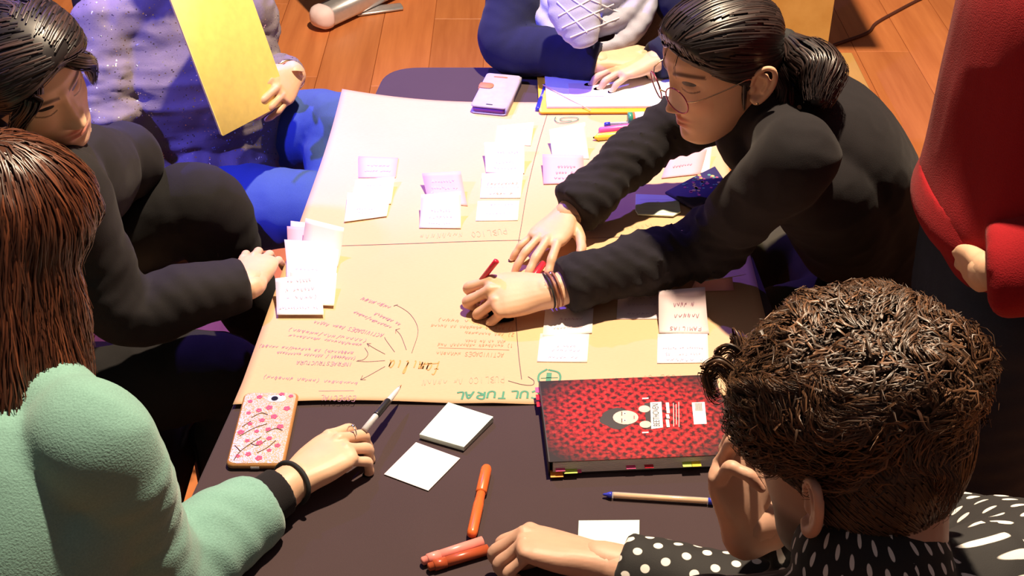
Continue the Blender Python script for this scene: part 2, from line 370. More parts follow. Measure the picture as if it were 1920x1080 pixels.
def polka():
    m, n, l, b = newmat('polka_dot_cotton'); t = n.new('ShaderNodeTexCoord'); mp = n.new('ShaderNodeMapping'); l.new(t.outputs['UV'], mp.inputs[0]); mp.inputs['Scale'].default_value = (1 / 0.026, 1 / 0.026, 1)
    mp.inputs['Rotation'].default_value = (0, 0, 0.6)
    fr = n.new('ShaderNodeVectorMath'); fr.operation = 'FRACTION'; l.new(mp.outputs[0], fr.inputs[0])
    sb = n.new('ShaderNodeVectorMath'); sb.operation = 'DISTANCE'; l.new(fr.outputs[0], sb.inputs[0]); sb.inputs[1].default_value = (0.5, 0.5, 0)
    l.new(ramp(n, l, sb.outputs['Value'], [(0.20, (0.80, 0.76, 0.72)), (0.23, (0.012, 0.011, 0.012))]), b.inputs['Base Color']); setp(b, rough=0.8, sheen=0.05)
    addbump(n, l, b, noise_tex(n, l, coords(n, l), 900), 0.2, 0.001); return m
M['polka'] = polka()
M['hall_wall'] = plain('hall_wall', (0.16, 0.14, 0.15), 0.85, 0.05, 12)
# ---------------------------------------------------------------- the setting
fl = Buf(); fl.add(*box((0, 2.6, -0.02), 3.2, 3.6, 0.012))
floor = fl.obj('floor', M['floor'], None, False); tag(floor, 'orange-brown laminate wood floor', kind='structure')
FB = WORLD['floor']
PW, PL = 0.19, 1.2
plank_me = None
for i in range(int(6.0 / PW)):
    x = -2.95 + i * PW
    off = (i * 0.47) % 1.0 * PL
    for j in range(-1, 6):
        y0 = -0.9 + off + j * PL; y1 = y0 + PL
        if y1 < -0.9 or y0 > 6.1: continue
        if plank_me is None:
            V, F = slab([(0, 0, 0), (PW - 0.0015, 0, 0), (PW - 0.0015, PL - 0.0015, 0), (0, PL - 0.0015, 0)], 0.008, bev=0.0012)
            plank_me = bpy.data.meshes.new('plank'); plank_me.from_pydata(V.tolist(), [], F); plank_me.materials.append(M['floor']); plank_me.update()
        o = bpy.data.objects.new('plank', plank_me); COL.objects.link(o); o.parent = floor
        o.location = (A(x, y0, -0.008) - FB).tolist()

# dark walls of the hall, all outside the picture
def wall(nm, c, sx, sy):
    b = Buf(); b.add(*box(A(c[0], c[1], 2.0), sx, sy, 2.02)); o = b.obj(nm, M['hall_wall'], None, False); tag(o, 'plain dark grey wall of the hall', kind='structure')
wall('wall_back', (0, 6.25), 3.25, .05); wall('wall_front', (0, -1.05), 3.25, .05); wall('wall_left', (-3.2, 2.6), .05, 3.6); wall('wall_right', (3.2, 2.6), .05, 3.6)

# ---------------------------------------------------------------- table under a dark cloth
def xl(y): return -0.434 + (y - 1.30) * 0.1207
def xr(y): return 0.412 - (y - 1.93) * 0.06
YN, YF = 1.00, 2.625
def round_poly(pts, rads, n=8):
    out = []; m = len(pts)
    for i in range(m):
        a, b, c = map(np.asarray, (pts[i - 1], pts[i], pts[(i + 1) % m])); r = rads[i]
        p, q = b + nrm(a - b) * r, b + nrm(c - b) * r
        for k in range(n + 1):
            t = k / n; out.append((1 - t) ** 2 * p + 2 * t * (1 - t) * b + t * t * q)
    return np.array(out)
tpoly = round_poly([A(xl(YN), YN), A(xr(YN), YN), A(xr(YF), YF), A(xl(YF), YF)], [0.06, 0.06, 0.06, 0.075])
table = setup_empty('table', (0, 1.8, 0)); tag(table, 'tapered meeting table under the dark cloth and the brown paper', 'table')
b = Buf(); tin = (tpoly - tpoly.mean(0)) * 0.985 + tpoly.mean(0)
b.add(*slab([A(x, y, TZ - 0.034) for x, y in tin], 0.030, bev=0.003)); b.obj('tabletop', M['plywood_face'], table, False)
for (x, y) in ((xl(1.1) + .06, 1.08), (xr(1.1) - .06, 1.08), (xl(2.5) + .06, 2.54), (xr(2.5) - .06, 2.54)):
    b = Buf(); b.add(*rod((x, y, 0.0), (x, y, TZ - 0.034), [(0, .02), (.02, .022), (.98, .022), (1, .022)])); b.obj('leg', M['chrome'], table)
b = Buf(); n = len(tpoly); c2 = tpoly.mean(0)
rings = []
for k, (out, z) in enumerate([(-0.012, TZ), (-0.004, TZ - 0.001), (0.0, TZ - 0.006), (0.002, TZ - 0.03), (0.003, TZ - 0.05), (0.005, TZ - 0.07)]):
    d = tpoly - c2; dn = d / np.linalg.norm(d, axis=1)[:, None]
    wob = 0 if k < 4 else 0.002 * np.sin(np.arange(n) * 1.7) * (k - 3)
    p = tpoly + dn * (out + wob)[:, None] if hasattr(wob, '__len__') else tpoly + dn * out
    rings.append(np.column_stack([p, np.full(n, z)]))
V = np.vstack(rings); F = [tuple(range(n))]
for k in range(5):
    for i in range(n): F.append((k * n + (i + 1) % n, k * n + i, (k + 1) * n + i, (k + 1) * n + (i + 1) % n))
b.add(V, F); o = b.obj('tablecloth', M['tablecloth']); tag(o, 'dark brown cloth covering the meeting table', 'tablecloth')

# ---------------------------------------------------------------- big brown paper sheet
PC = [A(-0.409, 1.470), A(0.405, 1.495), A(0.418, 2.445), A(-0.352, 2.455)]   # NL NR FR FL
def pz(x, y):
    """height of the brown sheet above the floor"""
    x = np.asarray(x, dtype=float); y = np.asarray(y, dtype=float)
    lift = 0.030 * np.clip(1 - np.hypot(x + 0.36, (y - 2.46)) / 0.30, 0, 1) ** 2
    near = 0.007 * np.clip((1.53 - y) / 0.06, 0, 1) * (0.35 + 0.65 * np.abs(np.sin(x * 7 + .6))) * np.clip((.03 - x) / .06, 0, 1)
    return TZ + 0.0016 + lift + near
NU, NVV = 60, 72; V = []; F = []
for j in range(NVV + 1):
    for i in range(NU + 1):
        s, t = i / NU, j / NVV
        q = lerp(lerp(PC[0], PC[1], s), lerp(PC[3], PC[2], s), t)
        V.append((q[0], q[1] + (0.006 * math.sin(s * 9) * (1 - t) ** 6), 0))
V = np.array(V); V[:, 2] = pz(V[:, 0], V[:, 1]); nv = len(V)
V2 = V.copy(); V2[:, 2] -= 0.0005; W = NU + 1
for j in range(NVV):
    for i in range(NU):
        k = j * W + i; F.append((k, k + 1, k + 1 + W, k + W)); F.append((nv + k, nv + k + W, nv + k + 1 + W, nv + k + 1))
bd = [i for i in range(W)] + [j * W + NU for j in range(1, NVV + 1)] + [NVV * W + i for i in range(NU - 1, -1, -1)] + [j * W for j in range(NVV - 1, 0, -1)]
for i in range(len(bd)): a, c = bd[i], bd[(i + 1) % len(bd)]; F.append((c, a, nv + a, nv + c))
paper = mesh_obj('kraft_paper_sheet', np.vstack([V, V2]), F, M['kraft']); tag(paper, 'large brown kraft paper sheet covered in handwriting and sticky notes', 'paper')

# ---------------------------------------------------------------- hand lettering (stroke font)
GL = {'A': [[(0, 0), (.45, 1), (.9, 0)], [(.2, .4), (.75, .4)]], 'B': [[(0, 0), (0, 1), (.7, .8), (.1, .55), (.8, .25), (0, 0)]], 'C': [[(.85, .85), (.4, 1), (0, .5), (.4, 0), (.85, .15)]],
      'D': [[(0, 0), (0, 1), (.7, .8), (.8, .3), (0, 0)]], 'E': [[(.8, 1), (0, 1), (0, 0), (.8, 0)], [(0, .5), (.6, .5)]], 'F': [[(.8, 1), (0, 1), (0, 0)], [(0, .5), (.6, .5)]],
      'G': [[(.8, .85), (.4, 1), (0, .5), (.4, 0), (.8, .2), (.8, .5), (.5, .5)]], 'H': [[(0, 0), (0, 1)], [(.8, 0), (.8, 1)], [(0, .5), (.8, .5)]], 'I': [[(.4, 0), (.4, 1)]], 'J': [[(.6, 1), (.6, .2), (.3, 0), (0, .2)]],
      'L': [[(0, 1), (0, 0), (.7, 0)]], 'M': [[(0, 0), (.1, 1), (.45, .4), (.8, 1), (.9, 0)]], 'N': [[(0, 0), (0, 1), (.8, 0), (.8, 1)]], 'O': [[(.4, 1), (0, .5), (.4, 0), (.8, .5), (.4, 1)]],
      'P': [[(0, 0), (0, 1), (.7, .85), (.65, .5), (0, .45)]], 'Q': [[(.4, 1), (0, .5), (.4, 0), (.8, .5), (.4, 1)], [(.5, .3), (.9, -.1)]], 'R': [[(0, 0), (0, 1), (.7, .85), (.6, .5), (0, .45), (.8, 0)]], 'S': [[(.8, .85), (.35, 1), (.05, .75), (.75, .3), (.4, 0), (0, .15)]],
      'T': [[(.4, 0), (.4, 1)], [(0, 1), (.85, 1)]], 'U': [[(0, 1), (.05, .2), (.4, 0), (.75, .2), (.8, 1)]], 'V': [[(0, 1), (.4, 0), (.8, 1)]], 'X': [[(0, 0), (.8, 1)], [(0, 1), (.8, 0)]], 'Y': [[(0, 1), (.4, .5), (.8, 1)], [(.4, .5), (.4, 0)]], 'Z': [[(0, 1), (.8, 1), (0, 0), (.8, 0)]],
      '(': [[(.6, 1.1), (.25, .5), (.6, -.1)]], ')': [[(.2, 1.1), (.55, .5), (.2, -.1)]], '/': [[(.1, -.1), (.7, 1.1)]], '1': [[(.2, .8), (.45, 1), (.45, 0)]], '2': [[(.05, .8), (.4, 1), (.7, .7), (0, 0), (.8, 0)]], '3': [[(.05, .9), (.6, .9), (.25, .55), (.7, .25), (.05, .05)]], '.': [[(.3, 0), (.4, .05)]], '-': [[(.1, .5), (.7, .5)]],
      'f': [[(.75, .95), (.45, 1), (.3, .7), (.25, -.1)], [(0, .55), (.65, .55)]], 'a': [[(.65, .5), (.3, .6), (.05, .25), (.3, 0), (.6, .25), (.65, .55), (.65, .1), (.85, 0)]], 'm': [[(0, 0), (.05, .55), (.1, .3), (.35, .55), (.4, 0), (.45, .35), (.7, .55), (.75, .05), (.95, 0)]], 'i': [[(.3, .55), (.3, .05), (.5, 0)]], 'l': [[(.2, .1), (.55, .9), (.3, .95), (.3, .05), (.6, .05)]]}
def strokes(buf, lines, wd, zf):
    """ribbons for polylines given in world xy"""
    for P in lines:
        P = np.asarray(P, dtype=float)
        if len(P) > 2: P = catmull(P, 4)
        T = np.gradient(P, axis=0); T /= np.linalg.norm(T, axis=1)[:, None] + 1e-9
        Nn = np.column_stack([-T[:, 1], T[:, 0]]) * wd / 2
        L, R = P + Nn, P - Nn; n = len(P)
        zL, zR = zf(L[:, 0], L[:, 1]), zf(R[:, 0], R[:, 1])
        V = np.vstack([np.column_stack([L, zL]), np.column_stack([R, zR])])
        buf.add(V, [(n + i, n + i + 1, i + 1, i) for i in range(n - 1)])
def text_lines(txt, p0, p1, h, jit=0.06, slant=0.15, rnd=random):
    """handwriting from p0 to p1 (world xy); glyph up is 90 degrees left of the line"""
    p0, p1 = np.asarray(p0)[:2], np.asarray(p1)[:2]; X = nrm(p1 - p0); Y = A(-X[1], X[0]); adv = np.linalg.norm(p1 - p0) / len(txt); out = []
    READ = ('CULTURAL', 'familia', 'ESPECIAL', 'PUBLICO', 'ACTIVIDADES', 'INFRAESTRUCTURA', 'FAMILIAS'); keep = np.zeros(len(txt), dtype=bool)
    for wd_ in READ:
        k0 = txt.find(wd_)
        if k0 >= 0: keep[k0:k0 + len(wd_)] = True
    def scrawl():
        n_ = rnd.randint(3, 4); return [[(.1 + .75 * q / (n_ - 1) + rnd.uniform(-.1, .1), (rnd.uniform(.55, 1.0) if q % 2 else rnd.uniform(0, .3))) for q in range(n_)]]
    for i, ch in enumerate(txt):
        for st in (GL.get(ch, []) if keep[i] or not ch.isalpha() else scrawl()):
            dx, dy = rnd.uniform(-jit, jit), rnd.uniform(-jit, jit)
            out.append([p0 + X * adv * (i + (gx + dx) * .82 + slant * gy) + Y * h * (gy + dy) for gx, gy in st])
    return out
pzi = lambda x, y: pz(x, y) + 0.0006
def onpaper(u, v): return PZ(u, v, TZ + 0.002)[:2]
def write(name, items, mat, wd):
    b = Buf()
    for it in items:
        if len(it) == 4: strokes(b, text_lines(it[0], onpaper(*it[1]), onpaper(*it[2]), it[3]), wd, pzi)
        else: strokes(b, [[onpaper(*q) for q in it[0]]], wd, pzi)
    o = b.obj(name, M[mat], paper, False); o['kind'] = 'stuff'; return o
write('violet_handwriting', [
    ('ECONOMICO (VALOR ENTRADA)', (672, 716), (494, 703), .0095), ('INFRAESTRUCTURA', (661, 680), (556, 676), .009), ('(ALQUILER / MONTAJE ACTIVIDAD', (668, 669), (520, 658), .0085), ('TALLERES) DE ESPERA/PM JUEGO)', (664, 659), (486, 645), .0085),
    ('CAPACIDADES DISTINTAS', (680, 644), (543, 625), .009), ('(TEXTO/LUZ/SONIDO)', (690, 636), (541, 614), .009), ('ACTIVIDADES PARA TODOS', (720, 626), (590, 600), .0095), ('LENGUAJE/FORMA', (736, 612), (666, 582), .009), ('DE MOSTRAR', (754, 606), (706, 585), .009), ('HORARIOS', (736, 574), (680, 556), .011),
    ('ESPECIAL', (668, 746), (600, 746), .014), ([(598, 736), (664, 735)],)], 'ink_violet', .0008)
write('arrow_lines', [([(772, 662), (784, 620), (770, 590), (745, 573), (738, 574)],), ([(762, 656), (752, 630), (742, 618)],), ([(740, 660), (724, 638), (721, 632)],), ([(722, 664), (700, 652), (688, 644)],), ([(722, 676), (690, 678), (668, 677)],), ([(722, 687), (692, 704), (676, 712)],), ([(684, 652), (690, 664), (682, 674), (670, 676)],),
    ([(676, 712), (680, 704)],), ([(676, 712), (686, 712)],), ([(688, 644), (696, 644)],), ([(688, 644), (692, 650)],), ([(742, 618), (750, 616)],), ([(742, 618), (742, 625)],), ([(738, 574), (746, 571)],)], 'ink_dark', .0008)
write('orange_heading', [('familia', (826, 680), (727, 674), .030), ([(786, 683), (822, 681)],)], 'ink_orange', .0019)
write('red_handwriting', [('ACTIVIDADES ACTORES', (945, 662), (818, 658), .0105), ('1) TALLERES ABIERTOS CON', (962, 645), (820, 643), .009), ('MAS DE LA ZONA', (948, 637), (872, 636), .009), ('2) MAS CLARIDAD', (964, 625), (872, 620), .009), ('3) QUE SE ADAPTEN EN JUEGO', (964, 614), (808, 607), .009), ('(NOMBRE O TEMA)', (946, 604), (820, 596), .009), ([(822, 652), (955, 656)],)], 'ink_red', .0008)
write('green_heading', [('CULTURAL', (1012, 733), (848, 737), .017), ([(1028, 693), (1048, 699), (1049, 714), (1032, 722), (1012, 717), (1011, 702), (1026, 692)],)], 'ink_green', .0034)
write('green_plus', [([(1030, 699), (1028, 716)],)], 'ink_green', .008)
write('green_plus_bar', [([(1014, 709), (1046, 708)],)], 'ink_green', .0015)
write('faint_headings', [('PUBLICO DE LUGAR', (945, 705), (790, 712), .015), ('PUBLICO', (948, 428), (880, 436), .018), ('FAMILIAR', (868, 434), (785, 438), .018), ('PLANTEA', (1226, 418), (1160, 424), .016), ('PUBLICO LOCAL', (1276, 702), (1140, 706), .013)], 'ink_faint', .0009)
write('dividing_lines', [([(1026, 214), (1008, 275), (990, 350), (978, 420), (970, 470), (966, 520), (967, 590), (972, 660), (978, 711)],), ([(636, 461), (760, 457), (900, 452), (1000, 450), (1100, 447), (1250, 440), (1380, 430)],), ([(953, 714), (978, 721), (998, 722), (1001, 714), (990, 706)],)], 'ink_dark', .0011)
# ---------------------------------------------------------------- sticky notes
def bend_sheet(NL, NR, FR, FL, th=0.0004, k=10, belly=0.25):
    """sheet from the near edge to the far edge, curling upwards; corners are world points"""
    V = []; F = []
    for side in (0, 1):
        for i in range(k + 1):
            t = i / k; tz = t ** (1 + belly * 2)
            for j in range(5):
                s = j / 4; n_, f_ = lerp(NL, NR, s), lerp(FL, FR, s); p = lerp(n_, f_, t); p[2] = n_[2] + (f_[2] - n_[2]) * tz - side * th; V.append(p)
    n = (k + 1) * 5
    for i in range(k):
        for j in range(4):
            a = i * 5 + j; F.append((a, a + 1, a + 6, a + 5)); F.append((n + a, n + a + 5, n + a + 6, n + a + 1))
    bd = list(range(5)) + [i * 5 + 4 for i in range(1, k + 1)] + [k * 5 + j for j in (3, 2, 1, 0)] + [i * 5 for i in range(k - 1, 0, -1)]
    for i in range(len(bd)): a, c = bd[i], bd[(i + 1) % len(bd)]; F.append((c, a, n + a, n + c))
    return np.array(V), F
def solve_far(near, uv, size):
    """far corner on the pixel's ray, size metres from its near corner: the solution that stands above the table"""
    r = ray(*uv); oc = CAM - near; a = r @ r; bq = 2 * r @ oc; c = oc @ oc - size ** 2; disc = bq * bq - 4 * a * c
    tflat = (near[2] - CAM[2]) / r[2]
    if disc <= 0: t = -bq / (2 * a)
    else: t = (-bq + math.sqrt(disc)) / (2 * a)
    return CAM + r * min(t, tflat)
NOTE_N = 0
def note(nl, nr, fr, fl, mat, label, order=0, words=(), size=0.076, group=None, ink='ink_note', flat=False):
    z0 = 0.0012 + order * 0.0009
    def base(uv):
        p = PZ(uv[0], uv[1], TZ + 0.003); p = PZ(uv[0], uv[1], float(pz(p[0], p[1])) + z0) ; return p
    NL, NR = base(nl), base(nr)
    if flat: FL, FR = base(fl), base(fr)
    else:
        FL, FR = solve_far(NL, fl, size), solve_far(NR, fr, size); zz = (FL[2] + FR[2]) / 2
        lo = NL[2] + 0.001
        FL = PZ(fl[0], fl[1], max(lo, lerp(FL[2], zz, .6))); FR = PZ(fr[0], fr[1], max(lo, lerp(FR[2], zz, .6)))
    V, F = bend_sheet(NL, NR, FR, FL); o = mesh_obj('sticky_note', V, F, M[mat]); tag(o, label, 'sticky note', group)
    if words:
        b = Buf(); ex = nrm(NL - NR); tot = np.linalg.norm(NL - NR)
        for r, (txt, t0, x0, x1) in enumerate(words):      # t0: 0 near .. 1 far ; reading from right to left
            for ch_line in text_lines(txt, (0.0, 0.0), (1.0, 0.0), 0.10):
                q = catmull(np.array(ch_line), 3) if len(ch_line) > 2 else np.array(ch_line)
                # map (x, y) -> sheet params
                s = x1 + (x0 - x1) * q[:, 0]; t = t0 - q[:, 1]
                def pt(s_, t_):
                    n_, f_ = lerp(NL, NR, s_), lerp(FL, FR, s_); p = lerp(n_, f_, t_); tz = max(t_, 0) ** 1.5; p[2] = n_[2] + (f_[2] - n_[2]) * tz + 0.0007; return p
                P = np.array([pt(a, c) for a, c in zip(s, t)]); up = nrm(np.cross(NR - NL, FL - NL)); T = np.gradient(P, axis=0); Sd = np.cross(up, T); Sd /= np.linalg.norm(Sd, axis=1)[:, None] + 1e-9
                n = len(P); b.add(np.vstack([P + Sd * .00045 + up * .0002, P - Sd * .00045 + up * .0002]), [(n + i, n + i + 1, i + 1, i) for i in range(n - 1)])
        b.obj('handwriting', M[ink], o, False)['kind'] = 'stuff'
    return o
G1 = 'sticky notes piled at the left paper edge'
note((560, 487), (633, 500), (645, 427), (573, 409), 'note_blush', 'blush sticky note tilted at the back of the pile beside the black-sleeved hand', 0, group=G1)
note((543, 466), (621, 470), (622, 423), (545, 414), 'note_blush', 'blush sticky note in the edge pile just before the tilted one', 1, group=G1)
note((540, 480), (624, 486), (622, 428), (538, 424), 'note_pink', 'deeper pink sticky note between pale ones in the pile at the paper edge', 2, group=G1)
note((539, 508), (630, 515), (636, 456), (533, 449), 'note_white', 'wide white sticky note in the middle of the pile at the paper edge', 3, group=G1)
note((537, 520), (617, 522), (616, 481), (537, 478), 'note_blush', 'pink note with a short scribble in the pile at the paper edge', 4, (('CARNET', .42, .2, .75),), group=G1)
note((548, 570), (626, 573), (632, 512), (543, 505), 'note_yellow', 'blank cream sticky note just behind the foremost one of the pile', 5, group=G1)
note((519, 590), (607, 590), (600, 512), (516, 522), 'note_white', 'foremost white note of the edge pile, with four lines of violet writing', 6, (('RESTO DE', .93, .25, .8), ('MUSEOS Y', .73, .2, .85), ('(COMO -', .53, .2, .9), ('DE ESTUDIANTES', .26, .05, .9)), group=G1)
G2 = 'sticky notes on the far half of the brown paper'
note((672, 333), (742, 333), (747, 296), (672, 293), 'note_pink', 'pink note lying flat behind a pair of white notes', 0, (('MUSEOS', .62, .2, .8), ('PARA NINOS', .36, .15, .85)), group=G2)
note((656, 386), (733, 382), (740, 331), (667, 337), 'note_yellow', 'cream note tucked under another cream note, in front of a flat pink one', 1, (('HORAS', .8, .3, .7),), group=G2)
note((645, 416), (725, 405), (731, 372), (652, 361), 'note_yellow', 'cream note with a curled lower edge lying over another cream note', 2, (('MAS INFO', .5, .25, .7), ('EN WEB', .35, .3, .7)), group=G2)
note((804, 378), (877, 386), (864, 321), (791, 325), 'note_pink', 'pink note with four lines of writing behind a white note', 0, (('TALLERES', .80, .2, .8), ('DE CUENTOS', .60, .15, .85), ('PARA PADRES', .42, .1, .9), ('E HIJOS', .24, .2, .7)), group=G2)
note((786, 427), (864, 428), (864, 358), (790, 365), 'note_blush', 'blush note covering the lower half of a pink note', 1, (('VISITAS', .60, .25, .75), ('GUIADAS', .42, .2, .8), ('CON JUEGO', .22, .2, .75)), group=G2)
G3 = 'column of white notes beside the drawn line'
note((928, 268), (995, 273), (1001, 229), (933, 236), 'note_white', 'white note with a red underline, topmost of the column by the drawn line', 0, (('CONCIERTO', .80, .2, .85), ('---------', .40, .15, .95)), group=G3, ink='ink_note')
note((911, 323), (983, 325), (984, 265), (908, 267), 'note_blush', 'blush upright note second in the column by the drawn line', 1, (('ARTE DEL', .75, .3, .85), ('BARRIO', .45, .25, .75), ('ABIERTO', .24, .2, .8)), group=G3)
note((900, 371), (976, 371), (981, 322), (904, 325), 'note_white', 'white note with a red circled word, third in the column', 0, (('(ESCUELA)', .62, .12, .9), ('---------', .48, .1, .95), ('Y MUSEO', .22, .2, .8)), group=G3, ink='ink_red')
note((892, 414), (971, 413), (974, 376), (896, 377), 'note_white', 'white note with a struck line, lowest of the column by the drawn line', 0, (('ENTRADA', .85, .3, .85), ('----------', .65, .2, .95), ('GRATUITA', .40, .2, .85)), group=G3, flat=True)
note((1036, 294), (1105, 298), (1097, 229), (1030, 243), 'note_green', 'pale green upright note behind a pink one', 0, (('PLANES', .18, .2, .8),))
note((1019, 345), (1096, 343), (1094, 291), (1017, 289), 'note_pink', 'pink note with three words in front of the pale green note', 1, (('MUSICA', .66, .35, .8), ('EN VIVO', .45, .3, .8), ('NOCHES', .25, .25, .8)), ink='ink_violet')
note((1264, 330), (1330, 322), (1335, 274), (1268, 282), 'note_white', 'white note tucked behind the dusky pink note under the leaning woman', 0)
note((1240, 334), (1313, 326), (1326, 279), (1254, 290), 'note_pink', 'dusky pink note standing in the shade under the leaning woman', 1, (('MAYORES', .5, .2, .7),), ink='ink_violet')
G4 = 'sticky notes on the near right of the brown paper'
note((1017, 631), (1110, 624), (1113, 577), (1023, 575), 'note_white', 'white note with a folded corner beside the bracelet wrist', 1, (('TALLER', .60, .3, .8), ('DE TEATRO', .30, .2, .8)), group=G4)
note((1007, 678), (1101, 679), (1105, 626), (1013, 625), 'note_white', 'white note directly below the folded-corner note, above the green circled plus', 0, (('CINE Y', .60, .35, .75), ('CHARLAS', .45, .25, .85), ('EN PLAZA', .20, .2, .8)), group=G4)
note((1156, 598), (1244, 598), (1245, 547), (1159, 549), 'note_blush', 'blush note half under the black sleeve', 0, (('A CASA', .80, .3, .75), ('VECINOS', .56, .2, .85), ('JOVENES', .22, .2, .9)), group=G4, flat=True)
note((1232, 681), (1329, 680), (1327, 624), (1233, 626), 'note_white', 'white note below the upright blush one near the curly-haired man', 0, (('ESPACIO DE JUEGOS', .55, .1, .9), ('PARA FAMILIAS', .35, .15, .85), ('Y AMIGOS', .15, .15, .9)), group=G4)
note((1236, 624), (1330, 625), (1322, 538), (1235, 545), 'note_blush', 'blush upright note overlapping two others near the curly-haired man', 2, (('A CINE', .74, .3, .75), ('MUSEOS', .50, .3, .85), ('FAMILIAS', .18, .2, .85)), group=G4, ink='ink_violet')
# folded pink note with pale flap
a0, a1 = PZ(1293, 546, TZ + .004), PZ(1377, 544, TZ + .004); b0, b1 = PZ(1303, 527, TZ + .020), PZ(1373, 519, TZ + .022)
c0, c1 = PZ(1322, 527, TZ + .024), PZ(1399, 514, TZ + .028)
V1, F1 = bend_sheet(a0, a1, b1, b0); V2, F2 = bend_sheet(b0, b1, c1, c0)
bb = Buf(); bb.add(V1, F1, 0); bb.add(V2, F2, 1)
o = bb.obj('sticky_note', [M['note_pink'], M['note_white']]); tag(o, 'pink note folded upright with a pale top flap near the right paper edge', 'sticky note')
# lined green note with a rounded corner
pl = [PZ(u, v, TZ + .004) for u, v in ((1196, 404), (1262, 407), (1276, 399), (1272, 369), (1192, 366), (1191, 396))]
bb = Buf(); bb.add(*slab(pl, .003, bev=.0006)); o = bb.obj('lined_notepad', M['note_green'], None, False); tag(o, 'small pale green lined notepad between the two black sleeves', 'notepad')
bb = Buf()
for k in range(5): strokes(bb, [[PZ(1200, 374 + k * 6, TZ + .007)[:2], PZ(1266, 375 + k * 6, TZ + .007)[:2]]], .0006, lambda x, y: np.full_like(x, TZ + .0073))
bb.obj('ruled_lines', M['ink_note'], o, False)
# dark pouch with flower print
pl = [PZ(u, v, TZ + .004) for u, v in ((1247, 366), (1300, 396), (1370, 362), (1340, 318), (1300, 338))]
bb = Buf(); bb.add(*slab(pl, .010, bev=.003)); pouch = bb.obj('pouch', M['navy_pouch']); tag(pouch, 'dark navy pouch with a bright flower print between the sleeves', 'pouch')
ce = np.mean(pl, axis=0)
for k in range(46):
    w_ = RNG.dirichlet(np.ones(5)); q = sum(a * p for a, p in zip(w_, pl)); q = lerp(ce, lerp(q, pl[RNG.integers(5)], .35), .95); r = RNG.uniform(.002, .0045)
    bb = Buf(); bb.add(*rod((q[0], q[1], TZ + .0139), (q[0], q[1], TZ + .0146), [(0, r), (1, r * .9)], 7)); bb.obj('flower_print', M[('flower_a', 'flower_b', 'flower_c')[k % 3]], pouch, False)
# loose notes on the cloth
pl = [PZ(u, v, TZ + .001) for u, v in ((787, 822), (870, 846), (925, 791), (841, 762))]
bb = Buf(); bb.add(*slab(pl, .0075, bev=.0004)); pad = bb.obj('sticky_note_pad', M['note_green'], None, False); tag(pad, 'thick pale green sticky note pad on the dark cloth', 'note pad')
up = A(0, 0, .0079); bb = Buf(); bb.add(*bend_sheet(pl[0] + up, pl[1] + up + A(0, 0, .0), pl[2] + up + A(0, 0, .002), pl[3] + up)); bb.obj('top_sheet', M['note_green'], pad, False)
pl = [PZ(u, v, TZ + .001) for u, v in ((720, 890), (803, 921), (863, 860), (780, 830))]
bb = Buf(); bb.add(*slab(pl, .0012, bev=.0003)); o = bb.obj('sticky_note', M['note_white'], None, False); tag(o, 'single blank white note on the dark cloth beside the green pad', 'sticky note')
pl = [PZ(u, v, TZ + .001) for u, v in ((1082, 1050), (1198, 1050), (1199, 976), (1085, 977))]
bb = Buf(); bb.add(*slab(pl, .0014, bev=.0003)); o = bb.obj('sticky_note', M['note_green'], None, False); tag(o, 'blank pale green note half under the polka-dot sleeve wrist', 'sticky note')

# ---------------------------------------------------------------- phones
def frame_from(NL, NR, FL):
    x = nrm(NR - NL); y = FL - NL; y = nrm(y - x * (y @ x)); return x, y, nrm(np.cross(x, y))
def rrect(c, x, y, hx, hy, r, n=5):
    out = []
    for sx, sy, a0 in ((1, -1, -90), (1, 1, 0), (-1, 1, 90), (-1, -1, 180)):
        for k in range(n + 1):
            a = math.radians(a0 + 90 * k / n); out.append(c + x * (sx * (hx - r) + r * math.cos(a)) + y * (sy * (hy - r) + r * math.sin(a)))
    return out
def disc(c, x, y, z, r, h=.0006, n=12, ry=None):
    return slab([c + x * r * math.cos(2 * math.pi * k / n) + y * (ry or r) * math.sin(2 * math.pi * k / n) for k in range(n)], h, z, min(h * .3, .0002))
NLp, NRp, FLp = PZ(424, 882, TZ), PZ(536, 882, TZ), PZ(456, 752, TZ)
x, y, z = frame_from(NLp, NRp, FLp); hx, hy = .0405, .079; c = NLp + x * hx + y * hy
ph = setup_empty('phone', c); tag(ph, 'phone in a gold glitter case with red blossom branches', 'phone')
bb = Buf(); bb.add(*slab(rrect(c + z * .001, x, y, hx, hy, .010), .0095, z, .0028)); body = bb.obj('case', M['bronze_edge'], ph)
bb = Buf(); bb.add(*slab(rrect(c + z * .0104, x, y, hx - .003, hy - .003, .009), .0006, z, .0002)); bb.obj('glitter_back', M['gold_glitter'], ph, False)
bb = Buf(); bb.add(*slab(rrect(c + z * .0108 + y * .062 + x * .010, x, y, .0135, .0075, .0073), .0008, z, .0002)); lensp = bb.obj('camera_cutout', M['silver'], ph, False)
bb = Buf(); bb.add(*disc(c + z * .0114 + y * .062 + x * .007, x, y, z, .0052)); bb.obj('camera_lens', M['camera_glass'], lensp, False)
bb = Buf()
tw = [[(-.030, -.07), (-.024, -.052), (-.012, -.036), (.0, -.022)], [(-.024, -.052), (-.034, -.04)], [(-.012, -.036), (-.002, -.04), (.008, -.03)], [(.0, -.055), (.012, -.045), (.022, -.03)], [(-.03, -.02), (-.014, -.004), (.004, .006)], [(-.02, .02), (-.008, .03), (.002, .026)], [(.006, -.012), (.018, -.004), (.028, -.008)], [(-.03, .0), (-.02, .012)]]
for t in tw:
    P = [c + x * a + y * d + z * .0113 for a, d in t]; bb.add(*tube(P, .0007, 5, 3))
bb.obj('branches', M['twig'], ph)
